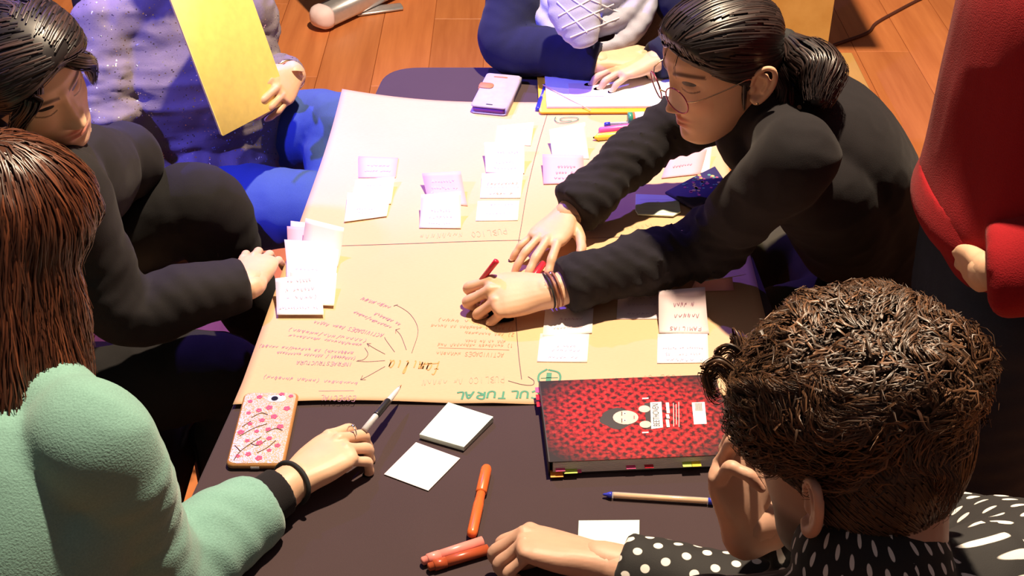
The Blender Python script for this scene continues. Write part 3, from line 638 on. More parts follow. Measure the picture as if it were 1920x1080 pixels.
for k, (a, d) in enumerate([(-.026, -.062), (-.012, -.058), (.004, -.066), (.016, -.05), (.026, -.04), (.0, -.035), (-.018, -.03), (.012, -.025), (-.03, -.012), (-.008, -.01), (.008, -.006), (.024, .0), (-.02, .006), (-.004, .014), (.012, .022), (-.026, .03), (-.012, .036), (.002, .042), (-.028, .056), (-.016, .066), (.028, .04), (.03, .068), (.016, .072)]):
    bb = Buf(); cc = c + x * a + y * d + z * .0111; r = .0026 + (k % 3) * .0006
    for q in range(5):
        an = q * 2 * math.pi / 5 + k; bb.add(*disc(cc + x * r * .8 * math.cos(an) + y * r * .8 * math.sin(an), x, y, z, r * .62, .0005, 7))
    bb.obj('blossom', M['petal'], ph, False)
bb = Buf(); bb.add(*box(c - y * (hy + .0002) + z * .005, .006, .0006, .0018, (x, y, z))); bb.obj('charging_port', M['silver'], ph, False)
# wallet phone
NLp, NRp, FLp = PZ(882, 214, TZ), PZ(943, 220, TZ), PZ(920, 160, TZ)
x, y, z = frame_from(NLp, NRp, FLp); hx, hy = .0375, .077; c = NLp + x * hx + y * hy + A(0, 0, .0016)
wp = setup_empty('wallet_phone', c); tag(wp, 'phone in a closed grey wallet case with tan clasp', 'phone')
bb = Buf(); bb.add(*slab(rrect(c + z * .001, x, y, hx, hy, .008), .0032, z, .001)); bb.obj('back_cover', M['wallet_grey'], wp)
bb = Buf(); bb.add(*slab(rrect(c + z * .0042 - y * .001, x, y, hx - .003, hy - .002, .008), .009, z, .002)); bb.obj('phone_body', M['wallet_inner'], wp)
bb = Buf(); bb.add(*slab(rrect(c + z * .0145 + y * .0015, x, y, hx, hy, .008), .0042, z, .0014)); bb.obj('front_cover', M['wallet_grey'], wp)
bb = Buf(); bb.add(*box(c + x * (hx - .001) + z * .0095, .0025, hy - .004, .0085, (x, y, z))); bb.obj('spine', M['wallet_grey'], wp)
bb = Buf(); bb.add(*slab(rrect(c + z * .0184 - x * .025 + y * .016, x, y, .0155, .0125, .009), .0025, z, .0008)); bb.add(*box(c - x * (hx + .0006) + y * .016 + z * .011, .0012, .0125, .009, (x, y, z))); bb.obj('clasp', M['wallet_tan'], wp)
bb = Buf(); bb.add(*slab(rrect(c + z * .0186 + y * .062 - x * .004, x, y, .015, .003, .0028), .0006, z, .0001)); bb.obj('camera_slot', M['wallet_tan'], wp, False)
bb = Buf(); bb.add(*slab(rrect(c + z * .0186 - y * .066, x, y, .007, .0016, .0015), .0006, z, .0001)); bb.obj('speaker_slot', M['dark_plastic'], wp, False)

# ---------------------------------------------------------------- book with marker tabs
NLp, NRp, FLp, FRp = PZ(1029, 868, TZ + .024), PZ(1385, 853, TZ + .024), PZ(1031, 716, TZ + .024), PZ(1381, 700, TZ + .024)
x, y, z = frame_from(NLp, NRp, FLp); hx = np.linalg.norm(NRp - NLp) / 2; hy = np.linalg.norm(FLp - NLp) / 2; c = NLp + x * hx + y * hy; c = A(c[0], c[1], TZ + .0012)
bk = setup_empty('book', c); tag(bk, 'thick paperback with red damask cover, face caricature and coloured page tabs', 'book')
bb = Buf(); bb.add(*box(c + z * .0125 + x * .002, hx - .004, hy - .002, .0105, (x, y, z))); pages = bb.obj('pages', M['page'], bk, False)
for k in range(9):
    bb = Buf(); bb.add(*box(c + z * (.003 + k * .0022) - y * (hy - .0016), hx - .006, .0006, .0003, (x, y, z))); bb.obj('page_edge', M['sheet_white'], pages, False)
bb = Buf(); bb.add(*slab([c + x * a + y * d + z * .0012 for a, d in ((-hx, -hy), (hx, -hy), (hx, hy), (-hx, hy))], .0012, z, .0003)); bb.obj('back_cover', M['print_black'], bk, False)
bb = Buf(); bb.add(*box(c - x * (hx - .0006) + z * .0125, .0008, hy, .0125, (x, y, z))); bb.obj('spine', M['print_black'], bk, False)
bb = Buf(); bb.add(*slab([c + x * a + y * d + z * .0232 for a, d in ((-hx, -hy), (hx, -hy), (hx, hy), (-hx, hy))], .0012, z, .0003)); fc = bb.obj('front_cover', M['damask'], bk, False)
uvl = fc.data.uv_layers.new(name='uv'); cl = WORLD[fc.name]
for lp in fc.data.loops:
    p = np.array(fc.data.vertices[lp.vertex_index].co) + cl - c; uvl.data[lp.index].uv = (p @ x, p @ y)
zc = z * .0245
def cov(u, v): p = PZ(u, v, TZ + .0245); return (p - c) @ x, (p - c) @ y
def cpoly(pts, mat, name, lay=0, h=.0003):
    P = [c + x * cov(*q)[0] + y * cov(*q)[1] + z * (.0245 + lay * .0002) for q in pts]; b_ = Buf(); n = len(P); ce_ = np.mean(P, axis=0)
    b_.add(np.vstack([P, [ce_]]), [(i, (i + 1) % n, n) for i in range(n)]); return b_.obj(name, M[mat], fc, False)
def blob(u, v, ru, rv, n=18, wob=0.0, rot=0): return [(u + ru * math.cos(t) * (1 + wob * math.sin(5 * t)), v + rv * math.sin(t) * (1 + wob * math.cos(4 * t))) for t in [2 * math.pi * k / n for k in range(n)]]
cpoly(blob(1158, 786, 33, 19, 24, .08), 'print_black', 'printed_hair', 0)
cpoly(blob(1173, 784, 24, 13), 'print_face', 'printed_face', 1)
for (u, v) in ((1171, 777), (1171, 790)): cpoly(blob(u, v, 3.2, 2.4, 10), 'print_white', 'printed_eye', 2); cpoly(blob(u + .4, v, 1.4, 1.2, 8), 'print_black', 'printed_pupil', 3); cpoly([(u - 6, v - 4), (u - 4.5, v - 4), (u - 4.5, v + 4), (u - 6, v + 4)], 'print_black', 'printed_brow', 2)
cpoly([(1188, 781), (1190, 781), (1190, 787), (1188, 787)], 'lip', 'printed_mouth', 2)
cpoly([(1208, 757), (1238, 755), (1240, 803), (1212, 806)], 'print_black', 'printed_jacket', 0)
for (u, v) in ((1208, 768), (1210, 797)): cpoly(blob(u, v, 11, 6.5), 'print_face', 'printed_hand', 1)
cpoly([(1219, 756), (1240, 755), (1243, 803), (1221, 806)], 'print_white', 'printed_sign', 2)
cpoly([(1297, 756), (1321, 755), (1325, 796), (1301, 797)], 'print_white', 'barcode_panel', 1)
for k in range(9): cpoly([(1303 + k * 1.5, 757), (1303.8 + k * 1.5, 757), (1304.6 + k * 1.5, 772), (1303.8 + k * 1.5, 772)], 'print_black', 'barcode_bar', 2)
def cover_text(txt, uv0, uv1, h, mat, name, lay=3):
    cu = bpy.data.curves.new('t', 'FONT'); cu.body = txt; cu.size = 1.0; cu.fill_mode = 'FRONT'; to = bpy.data.objects.new('t', cu); COL.objects.link(to)
    dg = bpy.context.evaluated_depsgraph_get(); me = bpy.data.meshes.new_from_object(to.evaluated_get(dg)); V = np.array([v.co[:] for v in me.vertices]); F = [tuple(p.vertices) for p in me.polygons]
    bpy.data.objects.remove(to); V[:, 0] -= V[:, 0].min(); V[:, 0] /= V[:, 0].max(); V[:, 1] /= 0.7
    p0, p1 = cov(*uv0), cov(*uv1); p0, p1 = A(*p0), A(*p1); X2 = p1 - p0; Y2 = A(-X2[1], X2[0]); Y2 = Y2 / np.linalg.norm(Y2) * h
    Q = p0 + np.outer(V[:, 0], X2) + np.outer(V[:, 1], Y2); W3 = c + np.outer(Q[:, 0], x) + np.outer(Q[:, 1], y) + z * (.0245 + lay * .0002)
    b_ = Buf(); b_.add(W3, F); b_.obj(name, M[mat], fc, False)
cover_text('BEETHOVEN', (1237, 801), (1234, 759), .009, 'print_black', 'printed_title')
for v0, v1 in ((756, 776), (778, 786), (788, 802)): cpoly([(1248, v0), (1254, v0), (1256, v1), (1250, v1)], 'print_white', 'printed_lines', 1)
for k, (a, v0, v1) in enumerate(((1262, 757, 801), (1267, 759, 797), (1272, 755, 802))): cpoly([(a, v0), (a + 1, v0), (a + 1.6, v1), (a + .6, v1)], 'print_white', 'printed_lines', 1)
for v in (748.5, 812.5): cpoly([(1204, v - 1.2), (1216, v - 1.8), (1216, v + .6), (1204, v + 1.2)], 'print_white', 'printed_lines', 1)
for (u0, u1, mat, zz, ln) in ((1032, 1056, 'tab_orange', .004, .010), (1042, 1060, 'hot_pink', .011, .006), (1058, 1083, 'tab_green', .008, .008), (1082, 1091, 'hot_pink', .007, .006), (1176, 1194, 'hot_pink', .010, .006), (1211, 1228, 'red_plastic', .010, .006), (1283, 1301, 'tab_green', .012, .009), (1300, 1318, 'hi_yellow', .012, .009)):
    a0, a1 = cov(u0, 868)[0], cov(u1, 868)[0]
    bb = Buf(); bb.add(*box(c + x * (a0 + a1) / 2 - y * (hy + ln / 2 - .003) + z * zz, (a1 - a0) / 2, ln / 2 + .002, .0003, (x, y, z))); bb.obj('page_tab', M[mat], bk, False)
for k, (dy_, mat) in enumerate(((.075, 'hot_pink'), (.062, 'red_plastic'), (.05, 'red_plastic'))):
    bb = Buf(); bb.add(*box(c - x * (hx + .002) + y * dy_ + z * (.018 - k * .003), .004, .006, .0003, (x, y, z))); bb.obj('page_tab', M[mat], bk, False)

# ---------------------------------------------------------------- pens
def pen(name, uv0, uv1, z0, z1, parts, label, cat='pen', group=None):
    p0, p1 = PZ(*uv0, TZ + z0), PZ(*uv1, TZ + z1); e = setup_empty(name, lerp(p0, p1, .5) * A(1, 1, 0) + A(0, 0, min(p0[2], p1[2]))); tag(e, label, cat, group)
    for nm, prof, mat in parts:
        bb = Buf(); bb.add(*rod(p0, p1, prof)); bb.obj(nm, M[mat], e)
    return e
pen('felt_pen', (884, 1006), (913, 874), .008, .008, [('barrel', [(0, .003), (.02, .0062), (.06, .0072), (.45, .0072), (.46, .0066), (.62, .006)], 'orange_plastic'), ('cap', [(.6, .0066), (.62, .0078), (.95, .0076), (.985, .006), (1, .002)], 'orange_plastic')], 'orange felt pen with its cap on lying on the dark cloth')
pen('felt_pen', (790, 1053), (905, 1015), .0075, .0075, [('barrel', [(.1, .007), (1, .007)], 'pink_plastic'), ('cap', [(0, .003), (.02, .0055), (.10, .0058), (.11, .0074), (.3, .0074)], 'pink_plastic')], 'salmon pink felt pen reaching under the curly-haired man\'s fist')
pen('felt_pen', (802, 1064), (915, 1030), .0075, .0075, [('barrel', [(.1, .007), (1, .007)], 'brown_plastic'), ('cap', [(0, .003), (.02, .0055), (.10, .0058), (.11, .0074), (.3, .0074)], 'brown_plastic')], 'rust brown felt pen reaching under the curly-haired man\'s fist')
pen('ballpoint_pen', (1130, 927), (1337, 940), .0055, .0055, [('refill', [(.10, .0036), (.95, .0036)], 'refill_orange'), ('barrel', [(.06, .003), (.10, .0046), (.985, .0046), (1, .0044)], 'clear'), ('tip', [(0, .0006), (.012, .0018), (.03, .0022), (.06, .0042), (.085, .0046)], 'blue_plastic'), ('end_plug', [(.955, .0047), (1, .0047), (1.003, .003)], 'blue_plastic')], 'clear ballpoint pen with yellow barrel and blue ends on the dark cloth')
pen('ballpoint_pen', (683, 806), (752, 723), .042, .030, [('barrel', [(0, .0045), (.35, .0045), (.62, .0048), (.64, .0044), (.85, .0034), (.95, .0020), (1, .0007)], 'silver'), ('grip', [(.30, .005), (.33, .0054), (.62, .0054), (.64, .005)], 'dark_plastic'), ('nib', [(.94, .0023), (.97, .0016), (1.01, .0005)], 'gold')], 'silver ballpoint pen held over the brown paper edge by the ringed hand')
pen('highlighter', (1114, 258), (1225, 246), .008, .008, [('barrel', [(.0, .0025), (.03, .004), (.06, .0075), (1, .0075)], 'hi_yellow'), ('tip', [(-.02, .001), (.01, .003), (.03, .0036)], 'dark_plastic')], 'yellow highlighter lying in front of the pink one')
pen('highlighter', (1123, 245), (1235, 232), .008, .008, [('barrel', [(0, .004), (.02, .0066), (.5, .0072), (1, .0072)], 'hot_pink')], 'hot pink highlighter behind the yellow one')
pen('ballpoint_pen', (1133, 233), (1240, 229), .005, .005, [('cap', [(0, .003), (.03, .0045), (.10, .0045)], 'blue_plastic'), ('barrel', [(.09, .004), (1, .004)], 'clear'), ('refill', [(.09, .0018), (1, .0018)], 'dark_plastic')], 'clear pen with a blue cap end behind the pink highlighter')
pen('glue_stick', (1177, 222), (1262, 219), .013, .013, [('cap', [(0, .011), (.01, .0125), (.10, .0125)], 'green_plastic'), ('tube', [(.10, .012), (1, .012)], 'glue_orange'), ('label_band', [(.15, .0123), (.44, .0123)], 'print_white')], 'orange glue stick with a green cap by the yellow folder', 'glue stick')
# paper clip
bb = Buf(); P = [PZ(u, v, TZ + .004) for u, v in ((1042, 219), (1040, 224), (1048, 230), (1070, 229), (1084, 224), (1080, 220), (1060, 220), (1050, 223), (1056, 227), (1072, 226))]
bb.add(*tube(P, .0007, 6, 4)); o = bb.obj('paper_clip', M['green_plastic']); tag(o, 'large green wire paper clip on the brown paper', 'paper clip')
# ---------------------------------------------------------------- yellow folder with papers
NLp, NRp, FLp = PZ(1011, 214, TZ + .004), PZ(1262, 213, TZ + .004), PZ(1028, 135, TZ + .004)
x, y, z = frame_from(NLp, NRp, FLp); hx = .150; hy = np.linalg.norm(FLp - NLp) / 2; c = NLp + x * hx + y * hy
fo = setup_empty('folder', c); tag(fo, 'yellow folder holding white papers in front of the scarf wearer', 'folder')
bb = Buf(); bb.add(*slab(rrect(c, x, y, hx, hy, .006), .005, z, .001)); bb.obj('cover', M['yellow_folder'], fo)
bb = Buf(); P = [c - x * hx * .93 + y * (hy * .1) + z * .0125, c - x * hx * .55 - y * hy * .62 + z * .0125, c - x * hx * .30 - y * hy * 1.01 + z * .009]; bb.add(*tube(P, .0012, 6, 4)); bb.obj('elastic_band', M['elastic'], fo)
bb = Buf(); bb.add(*slab(rrect(c + z * .0055 + x * .006 + y * .006, x, y, hx - .01, hy - .008, .002), .005, z, .0004)); o = bb.obj('paper_stack', M['sheet_white'], None, False); tag(o, 'stack of white paper lying on the yellow folder', 'paper'); SUP = [(c + x * .006 + y * .006, x, y, hx - .008, hy - .006, c[2] + .0115), (c, x, y, hx, hy, c[2] + .006)][::-1]
q = c - x * .05 - y * .012 + z * .0112; bb = Buf(); bb.add(*slab([q - x * .036 - y * .03, q + x * .036 - y * .03, q + x * .036 + y * .03, q - x * .036 + y * .03], .0006, z, .0001)); o = bb.obj('sticky_note', M['note_blush'], None, False); tag(o, 'pale blush note stuck on the white papers on the folder', 'sticky note')
pen('ballpoint_pen', (1008, 206), (1022, 160), .006, .006, [('cap', [(0, .004), (.03, .0055), (.45, .0052)], 'blue_plastic'), ('barrel', [(.44, .004), (1, .004)], 'blue_plastic')], 'blue capped pen lying along the yellow folder\'s left edge')
# ---------------------------------------------------------------- body kit
def smooth01(x): x = np.clip(x, 0, 1); return x * x * (3 - 2 * x)
class Head:
    """local axes: x = the person's left, y = forward (face), z = up; origin at the middle of the head"""
    KZ = [-.118, -.110, -.098, -.080, -.060, -.040, -.018, .005, .028, .050, .070, .088, .101, .109]
    YF = [.060, .074, .081, .081, .081, .081, .081, .084, .088, .088, .081, .064, .040, .006]
    YB = [.030, .010, -.012, -.036, -.058, -.074, -.087, -.096, -.100, -.099, -.090, -.070, -.044, -.006]
    HW = [.014, .030, .043, .055, .0625, .066, .069, .0715, .073, .0725, .068, .056, .038, .006]
    def __init__(s, c, fwd, up, scale=1.0, jaw=1.0, voxel=.0024):
        s.jaw = jaw; s.vx = voxel
        s.c = np.asarray(c, dtype=float); s.f = nrm(fwd); up = np.asarray(up, dtype=float); s.u = nrm(up - s.f * (up @ s.f)); s.l = np.cross(s.u, s.f); s.k = scale
    def W(s, p): p = np.atleast_2d(np.asarray(p, dtype=float)) * s.k; r = s.c + p[:, :1] * s.l + p[:, 1:2] * s.f + p[:, 2:3] * s.u; return r
    def w(s, *p): return s.W([p])[0]
    def L(s, P): d = np.asarray(P) - s.c; return np.column_stack([d @ s.l, d @ s.f, d @ s.u]) / s.k
    def grid(s, nr=84, ns=96):
        z = np.linspace(0, 1, nr); z = s.KZ[0] + (s.KZ[-1] - s.KZ[0]) * (z - 0.06 * np.sin(2 * np.pi * z) * -1)
        z = np.clip(z, s.KZ[0], s.KZ[-1]); yf, yb, hw = (np.interp(z, s.KZ, q) for q in (s.YF, s.YB, s.HW)); hw = hw * (1 - (1 - s.jaw) * smooth01((-.02 - z) / .06)); yf = yf - (1 - s.jaw) * .06 * smooth01((-.07 - z) / .04)
        th = np.linspace(0, 2 * np.pi, ns, endpoint=False); V = []
        for i in range(nr):
            cy, ry = (yf[i] + yb[i]) / 2, (yf[i] - yb[i]) / 2; e = 2.25
            cx, sy = np.cos(th), np.sin(th); k = (np.abs(cx) ** e + np.abs(sy) ** e) ** (-1 / e)
            V.append(np.column_stack([hw[i] * cx * k, cy + ry * sy * k, np.full(ns, z[i])]))
        V = np.concatenate(V); F = [(i * ns + j, i * ns + (j + 1) % ns, (i + 1) * ns + (j + 1) % ns, (i + 1) * ns + j) for i in range(nr - 1) for j in range(ns)]
        n = len(V); V = np.vstack([V, [0, (s.YF[0] + s.YB[0]) / 2, s.KZ[0]], [0, 0, s.KZ[-1] + .001]])
        for j in range(ns): F.append((n, (j + 1) % ns, j)); F.append((n + 1, (nr - 1) * ns + j, (nr - 1) * ns + (j + 1) % ns))
        return V, F
    def face(s, V, nose=1.0, lips=1.0):
        x, y, z = V[:, 0], V[:, 1], V[:, 2]; fr = smooth01((y - .02) / .04); d = np.zeros(len(V)); G = lambda cx, cz, sx, sz: np.exp(-((x - cx) / sx) ** 2 - ((z - cz) / sz) ** 2)
        t = np.clip((.030 - z) / .066, 0, 1); wn = .0065 + .0075 * t ** 1.5; hn = np.where(z > -.036, .004 + .021 * t ** 1.25, .025 * np.exp(-((z + .036) / .0065) ** 2)); hn = np.where(z > .030, .004 * np.exp(-((z - .03) / .012) ** 2), hn)
        d += nose * hn * np.exp(-(x / wn) ** 2) + .006 * nose * (G(.012, -.036, .007, .008) + G(-.012, -.036, .007, .008))
        for sg in (1, -1):
            d += -.011 * G(sg * .031, .010, .017, .012) + .0085 * G(sg * .031, .007, .0125, .0085) + .003 * G(sg * .030, .031, .02, .006) + .004 * G(sg * .044, -.020, .018, .014) - .003 * G(sg * .045, -.06, .014, .02)
            d += -.0022 * G(sg * .031, .0155, .013, .0022)
        d += lips * (.006 * G(0, -.0575, .017, .0042) + .0068 * G(0, -.0675, .015, .0048) - .0045 * G(0, -.0625, .022, .0016)) - .0045 * G(0, -.080, .02, .006) + .006 * G(0, -.098, .018, .012) - .002 * G(0, -.049, .004, .005)
        V = V.copy(); V[:, 1] += d * fr; return V
    def ear(s, buf, sg):
        o = A(sg * .0715, -.006, -.004); out = A(sg * .45, -.89, 0); outw = nrm(A(sg * .9, -.42, .0)); back = nrm(A(sg * .38, -.92, .0)); up = A(0, -.12, 1)
        up = nrm(up); Q = lambda a, b_, c_=0: s.w(*(o + back * a + up * b_ + outw * c_))
        pts = [(.000, .004, .004), (.004, .020, .008), (.014, .029, .012), (.025, .026, .015), (.029, .010, .015), (.025, -.008, .013), (.016, -.021, .010), (.007, -.027, .008), (.002, -.022, .006)]
        buf.add(*loft([(Q(*p), r * s.k, r * s.k) for p, r in zip(pts, (.004, .004, .0042, .0045, .0045, .0045, .0055, .006, .005))], nseg=10, sub=4))
        buf.add(*loft([(Q(*p), .0034 * s.k, .0034 * s.k) for p in ((.012, .016, .009), (.019, .012, .012), (.020, .0, .012), (.015, -.011, .010))], nseg=8, sub=4))
        buf.add(*ellipsoid(Q(.012, .002, .004), (Q(.026, .002, .010) - Q(.012, .002, .004)), (Q(.012, .028, .004) - Q(.012, .002, .004)), (Q(.012, .002, .0075) - Q(.012, .002, .004))))
        buf.add(*ellipsoid(Q(.002, -.006, .006), Q(.006, -.006, .006) - Q(.002, -.006, .006), Q(.002, .000, .006) - Q(.002, -.006, .006), Q(.002, -.006, .0095) - Q(.002, -.006, .006)))
    def build(s, neck_base, nose=1.0, lips=1.0, neck_r=.053, extra=None, brow=True, beard=0.0, lash=True):
        b = Buf(); V, F = s.grid(); b.add(s.W(s.face(V, nose, lips)), F)
        for sg in (1, -1): s.ear(b, sg)
        nb = np.asarray(neck_base); top = s.w(0, -.022, -.03)
        b.add(*loft([(lerp(nb, top, -.22), neck_r * 1.25, neck_r * 1.12), (nb, neck_r * 1.12, neck_r * 1.05), (lerp(nb, top, .5), neck_r, neck_r), (top, neck_r * 1.0, neck_r * 1.02)], side=s.l, nseg=28))
        V, F = remesh(b, s.vx * s.k, 2); Lc = s.L(V); x, y, z = Lc[:, 0], Lc[:, 1], Lc[:, 2]; t = np.ones((len(V), 3)); fr = (y > .05)
        E = lambda cx, cz, sx, sz, p=2: np.exp(-(np.abs((x - cx) / sx) ** p + np.abs((z - cz) / sz) ** p))
        def mul(m, col): t[:] = t * (1 - m[:, None] * (1 - np.asarray(col)))
        m = np.maximum(E(0, -.0572, .023, .0045, 4), E(0, -.0675, .019, .0055, 4)) * fr * lips; mul(np.clip(m, 0, 1) * .9, (.80, .42, .48))
        for sg in (1, -1):
            mul(E(sg * .045, -.024, .02, .016) * fr * .5, (1.0, .78, .76))
            if brow:
                zc = .0305 + .005 * (1 - ((x * sg - .034) / .024) ** 2); mm = np.exp(-((z - zc) / .0036) ** 4) * (np.abs(x * sg - .033) < .024); mul(mm * fr * .92, (.16, .12, .12))
            if lash:
                zc = .0005 + .30 * ((x * sg - .031) ** 2) / .016; mm = np.exp(-((z - zc) / .0014) ** 4) * (np.abs(x * sg - .0315) < .0150); mul(mm * fr * .9, (.10, .07, .07))
        if beard: mul(smooth01((-.028 - z) / .02) * smooth01((y + .01) / .03) * (z > -.125) * beard * (1 - E(0, -.062, .024, .010, 4)), (.30, .26, .25))
        return V, F, t
    def cap(s, thick, g, soft=.018, inset=.004):
        """hair shell: head surface pushed out where g(local) > 0"""
        V, F = s.grid(64, 80); N = normals(V, F); c0 = V.mean(0)
        if np.sum(N * (V - c0)) < 0: N = -N; F = [tuple(f)[::-1] for f in F]
        m = smooth01(g(V) / soft + .35); W_ = s.W(V + N * (m * thick(V) - inset)[:, None]); NW = normals(W_, F)
        if np.sum(NW * (W_ - W_.mean(0))) < 0: F = [tuple(f)[::-1] for f in F]
        return W_, F
def hand(b, wrist, fwd, back, side, curl, spread=(9, 2, -4, -11), thumb=None, k=1.0, fore=None, fr=.027, tips=None, flen=1.0):
    """side +1 right hand, -1 left; curl: per finger (mcp, pip, dip) degrees, index first. adds lofts to b, returns fingertip points"""
    X = nrm(fwd); Z = np.asarray(back, dtype=float); Z = nrm(Z - X * (Z @ X)); Y = np.cross(Z, X) * side; w = np.asarray(wrist, dtype=float)
    P = lambda x, y, z: w + (X * x + Y * y + Z * z) * k
    heads = [(.086, .0285, -.001), (.090, .0085, .002), (.085, -.0115, .000), (.076, -.0290, -.005)]; lens = [(.041, .025, .021), (.046, .029, .022), (.042, .027, .021), (.033, .020, .019)]
    rad = [.0088, .0090, .0085, .0075]; ends = []
    b.add(*loft([(P(-.012, 0, 0), .028 * k, .0205 * k), (P(.012, 0, -.001), .030 * k, .0195 * k), (P(.040, .001, -.003), .0375 * k, .0175 * k), (P(.070, .000, -.003), .0405 * k, .0145 * k), (P(.086, -.002, -.003), .037 * k, .011 * k)], side=Y, nseg=24, sub=5, ex=2.5))
    for i in range(4):
        h = heads[i]; a = math.radians(spread[i]); f0 = X * math.cos(a) + Y * math.sin(a); ln = [q * k * flen for q in lens[i]]; r = rad[i] * k
        b.add(*loft([(P(.030, h[1] * .6, .003), r * .8, r * .8), (P(h[0] * .85, h[1] * .97, h[2] + .0005), r * .95, r * .95), (P(*h), r * 1.12, r * 1.1)], nseg=12, sub=4))
        p = P(*h); pts = [(p, r * 1.08, r * 1.05)]; ang = 0
        for j in range(3):
            ang += math.radians(curl[i][j]); d = f0 * math.cos(ang) - Z * math.sin(ang)
            q = p + d * ln[j]; pts.append((lerp(p, q, .5), r * (.98, .90, .86)[j], r * (.95, .88, .82)[j])); pts.append((q, r * (1.04, .95, .66)[j], r * (1.02, .93, .58)[j])); p = q
        b.add(*loft(pts, side=Y, nseg=14, sub=4)); ends.append((p, d))
    th = thumb or [(.016, .024, -.008), (.046, .046, -.016), (.074, .056, -.022), (.098, .058, -.026)]
    b.add(*loft([(P(*th[0]), .015 * k, .013 * k), (P(*lerp(th[0], th[1], .6)), .0135 * k, .0125 * k), (P(*th[1]), .0115 * k, .011 * k), (P(*lerp(th[1], th[2], .5)), .0098 * k, .0095 * k), (P(*th[2]), .0102 * k, .0098 * k), (P(*lerp(th[2], th[3], .6)), .0098 * k, .0085 * k), (P(*th[3]), .0068 * k, .0055 * k)], nseg=14, sub=4))
    ends.append((P(*th[3]), nrm(P(*th[3]) - P(*th[2]))))
    if fore is not None:
        e = np.asarray(fore); b.add(*loft([(e, .040, .038), (lerp(e, w, .4), .038, .035), (lerp(e, w, .8), .029 * k, .025 * k), (w - X * .012, .0275 * k, .0215 * k), (w + X * .010, .029 * k, .020 * k)], side=Y, nseg=24, sub=6))
    return ends, (X, Y, Z)
def hand_mesh(b, ends=None, Z=None, nails=None, voxel=.0021):
    V, F = remesh(b, voxel, 2); t = np.ones((len(V), 3))
    if ends is not None:
        for p, d in ends:
            dd = np.linalg.norm(V - (p - d * .006), axis=1); m = np.exp(-(dd / .011) ** 2)[:, None] * .35; t = t * (1 - m * (1 - A(1.0, .74, .72)))
            if nails is not None:
                n_ = normals(V, F); up = Z - d * (Z @ d); up = nrm(up); loc = V - p; s_ = loc @ d; m = (s_ > -.011) & (s_ < .004) & ((n_ @ up) > .72) & (np.linalg.norm(loc, axis=1) < .015); t[m] = t[m] * A(*nails)
    return V, F, t
def folds(seed, amp, lam, s0=0.0, s1=9.0, twist=1.5):
    """cloth folds round a tube: disp(length, angle) -> radius factor"""
    r = random.Random(seed); ph = [r.uniform(0, 6.28) for _ in range(8)]
    def f(l, th):
        e = smooth01(np.array((l - s0) / .03)) * smooth01(np.array((s1 - l) / .03))
        a = np.sin(2 * np.pi * l / lam + ph[0] + twist * np.sin(th + ph[1]) + .8 * np.sin(2 * th + ph[2])); b_ = np.sin(2 * np.pi * l / (lam * .61) + ph[3] + twist * 1.3 * np.sin(th + ph[4])); c_ = np.sin(2 * np.pi * l / (lam * 2.3) + ph[5] + np.sin(th * 2 + ph[6]))
        w_ = (1 - np.abs(a)) * .9 + (1 - np.abs(b_)) * .4 + .35 * c_ - .6
        return 1 + amp * e * w_
    return f
def wrinkle(V, F, amp, scale, seed=0, stretch=(1, 1, 1)):
    N = normals(V, F); q = V * np.asarray(stretch) * scale; n1 = vnoise(q, seed); n2 = vnoise(q * 2.1 + 5, seed + 1); d = (1 - np.abs(n1) * 2) * .7 + (1 - np.abs(n2) * 2) * .3
    return V + N * (amp * d)[:, None]
LT = []
def torso_core(b):
    pelvis, neck, shl, shr, w, d, low, bow = LT[-1]
    torso_loft(b, pelvis, lerp(neck, pelvis, .06), lerp(shl, shr, .12), lerp(shr, shl, .12), tuple(q * .74 for q in w), tuple(q * .70 for q in d), low=low * .6, bow=bow)
    LT.pop()
def torso_loft(b, pelvis, neck, shl, shr, w=(.165, .150, .165, .15), d=(.115, .105, .115, .085), low=.10, disp=None, bow=None, top=True):
    side = nrm(np.asarray(shl) - np.asarray(shr)); mid = lerp(shl, shr, .5); ax = nrm(mid - pelvis); bow = np.zeros(3) if bow is None else bow
    LT.append((pelvis, neck, shl, shr, w, d, low, bow))
    ctrl = [(pelvis - ax * low, w[0], d[0]), (pelvis, w[0], d[0]), (lerp(pelvis, mid, .38) + bow * .8, w[1], d[1]), (lerp(pelvis, mid, .72) + bow, w[2], d[2]), (lerp(pelvis, mid, .95) + bow * .4, w[3], d[3])]
    if top: ctrl += [(lerp(mid, neck, .6), .085, .070), (neck, .062, .060)]
    b.add(*loft(ctrl, side=side, nseg=40, sub=7, disp=disp, ex=2.3))
def sleeve(b, neck, sh, el, wr, r=(.062, .066, .052, .043, .041), disp=None, inner=.80, flat='flat', sub=14):
    if LT: ch = lerp(LT[-1][0], LT[-1][1], .62); b.add(*loft([(lerp(sh, el, .10), r[0] * .82, r[0] * .82), (lerp(sh, ch, .35), r[0] * .98, r[0] * .98), (lerp(sh, ch, .75), r[0] * 1.1, r[0] * 1.1)], nseg=24)); b.add(*loft([(lerp(neck, sh, .25), r[0] * .75, r[0] * .75), (lerp(neck, sh, .7), r[0] * .86, r[0] * .86), (lerp(sh, el, .06), r[0] * .9, r[0] * .9)], nseg=24))
    n0 = lerp(neck, sh, inner); b.add(*loft([(n0, r[0] * .85, r[0] * .85), (sh, r[0], r[0]), (lerp(sh, el, .45), r[1] * .9, r[1] * .9), (el, r[2], r[2]), (lerp(el, wr, .5), (r[2] + r[3]) / 2, (r[2] + r[3]) / 2), (wr, r[4], r[4])], nseg=30, sub=sub, cap=('round', flat), disp=disp))
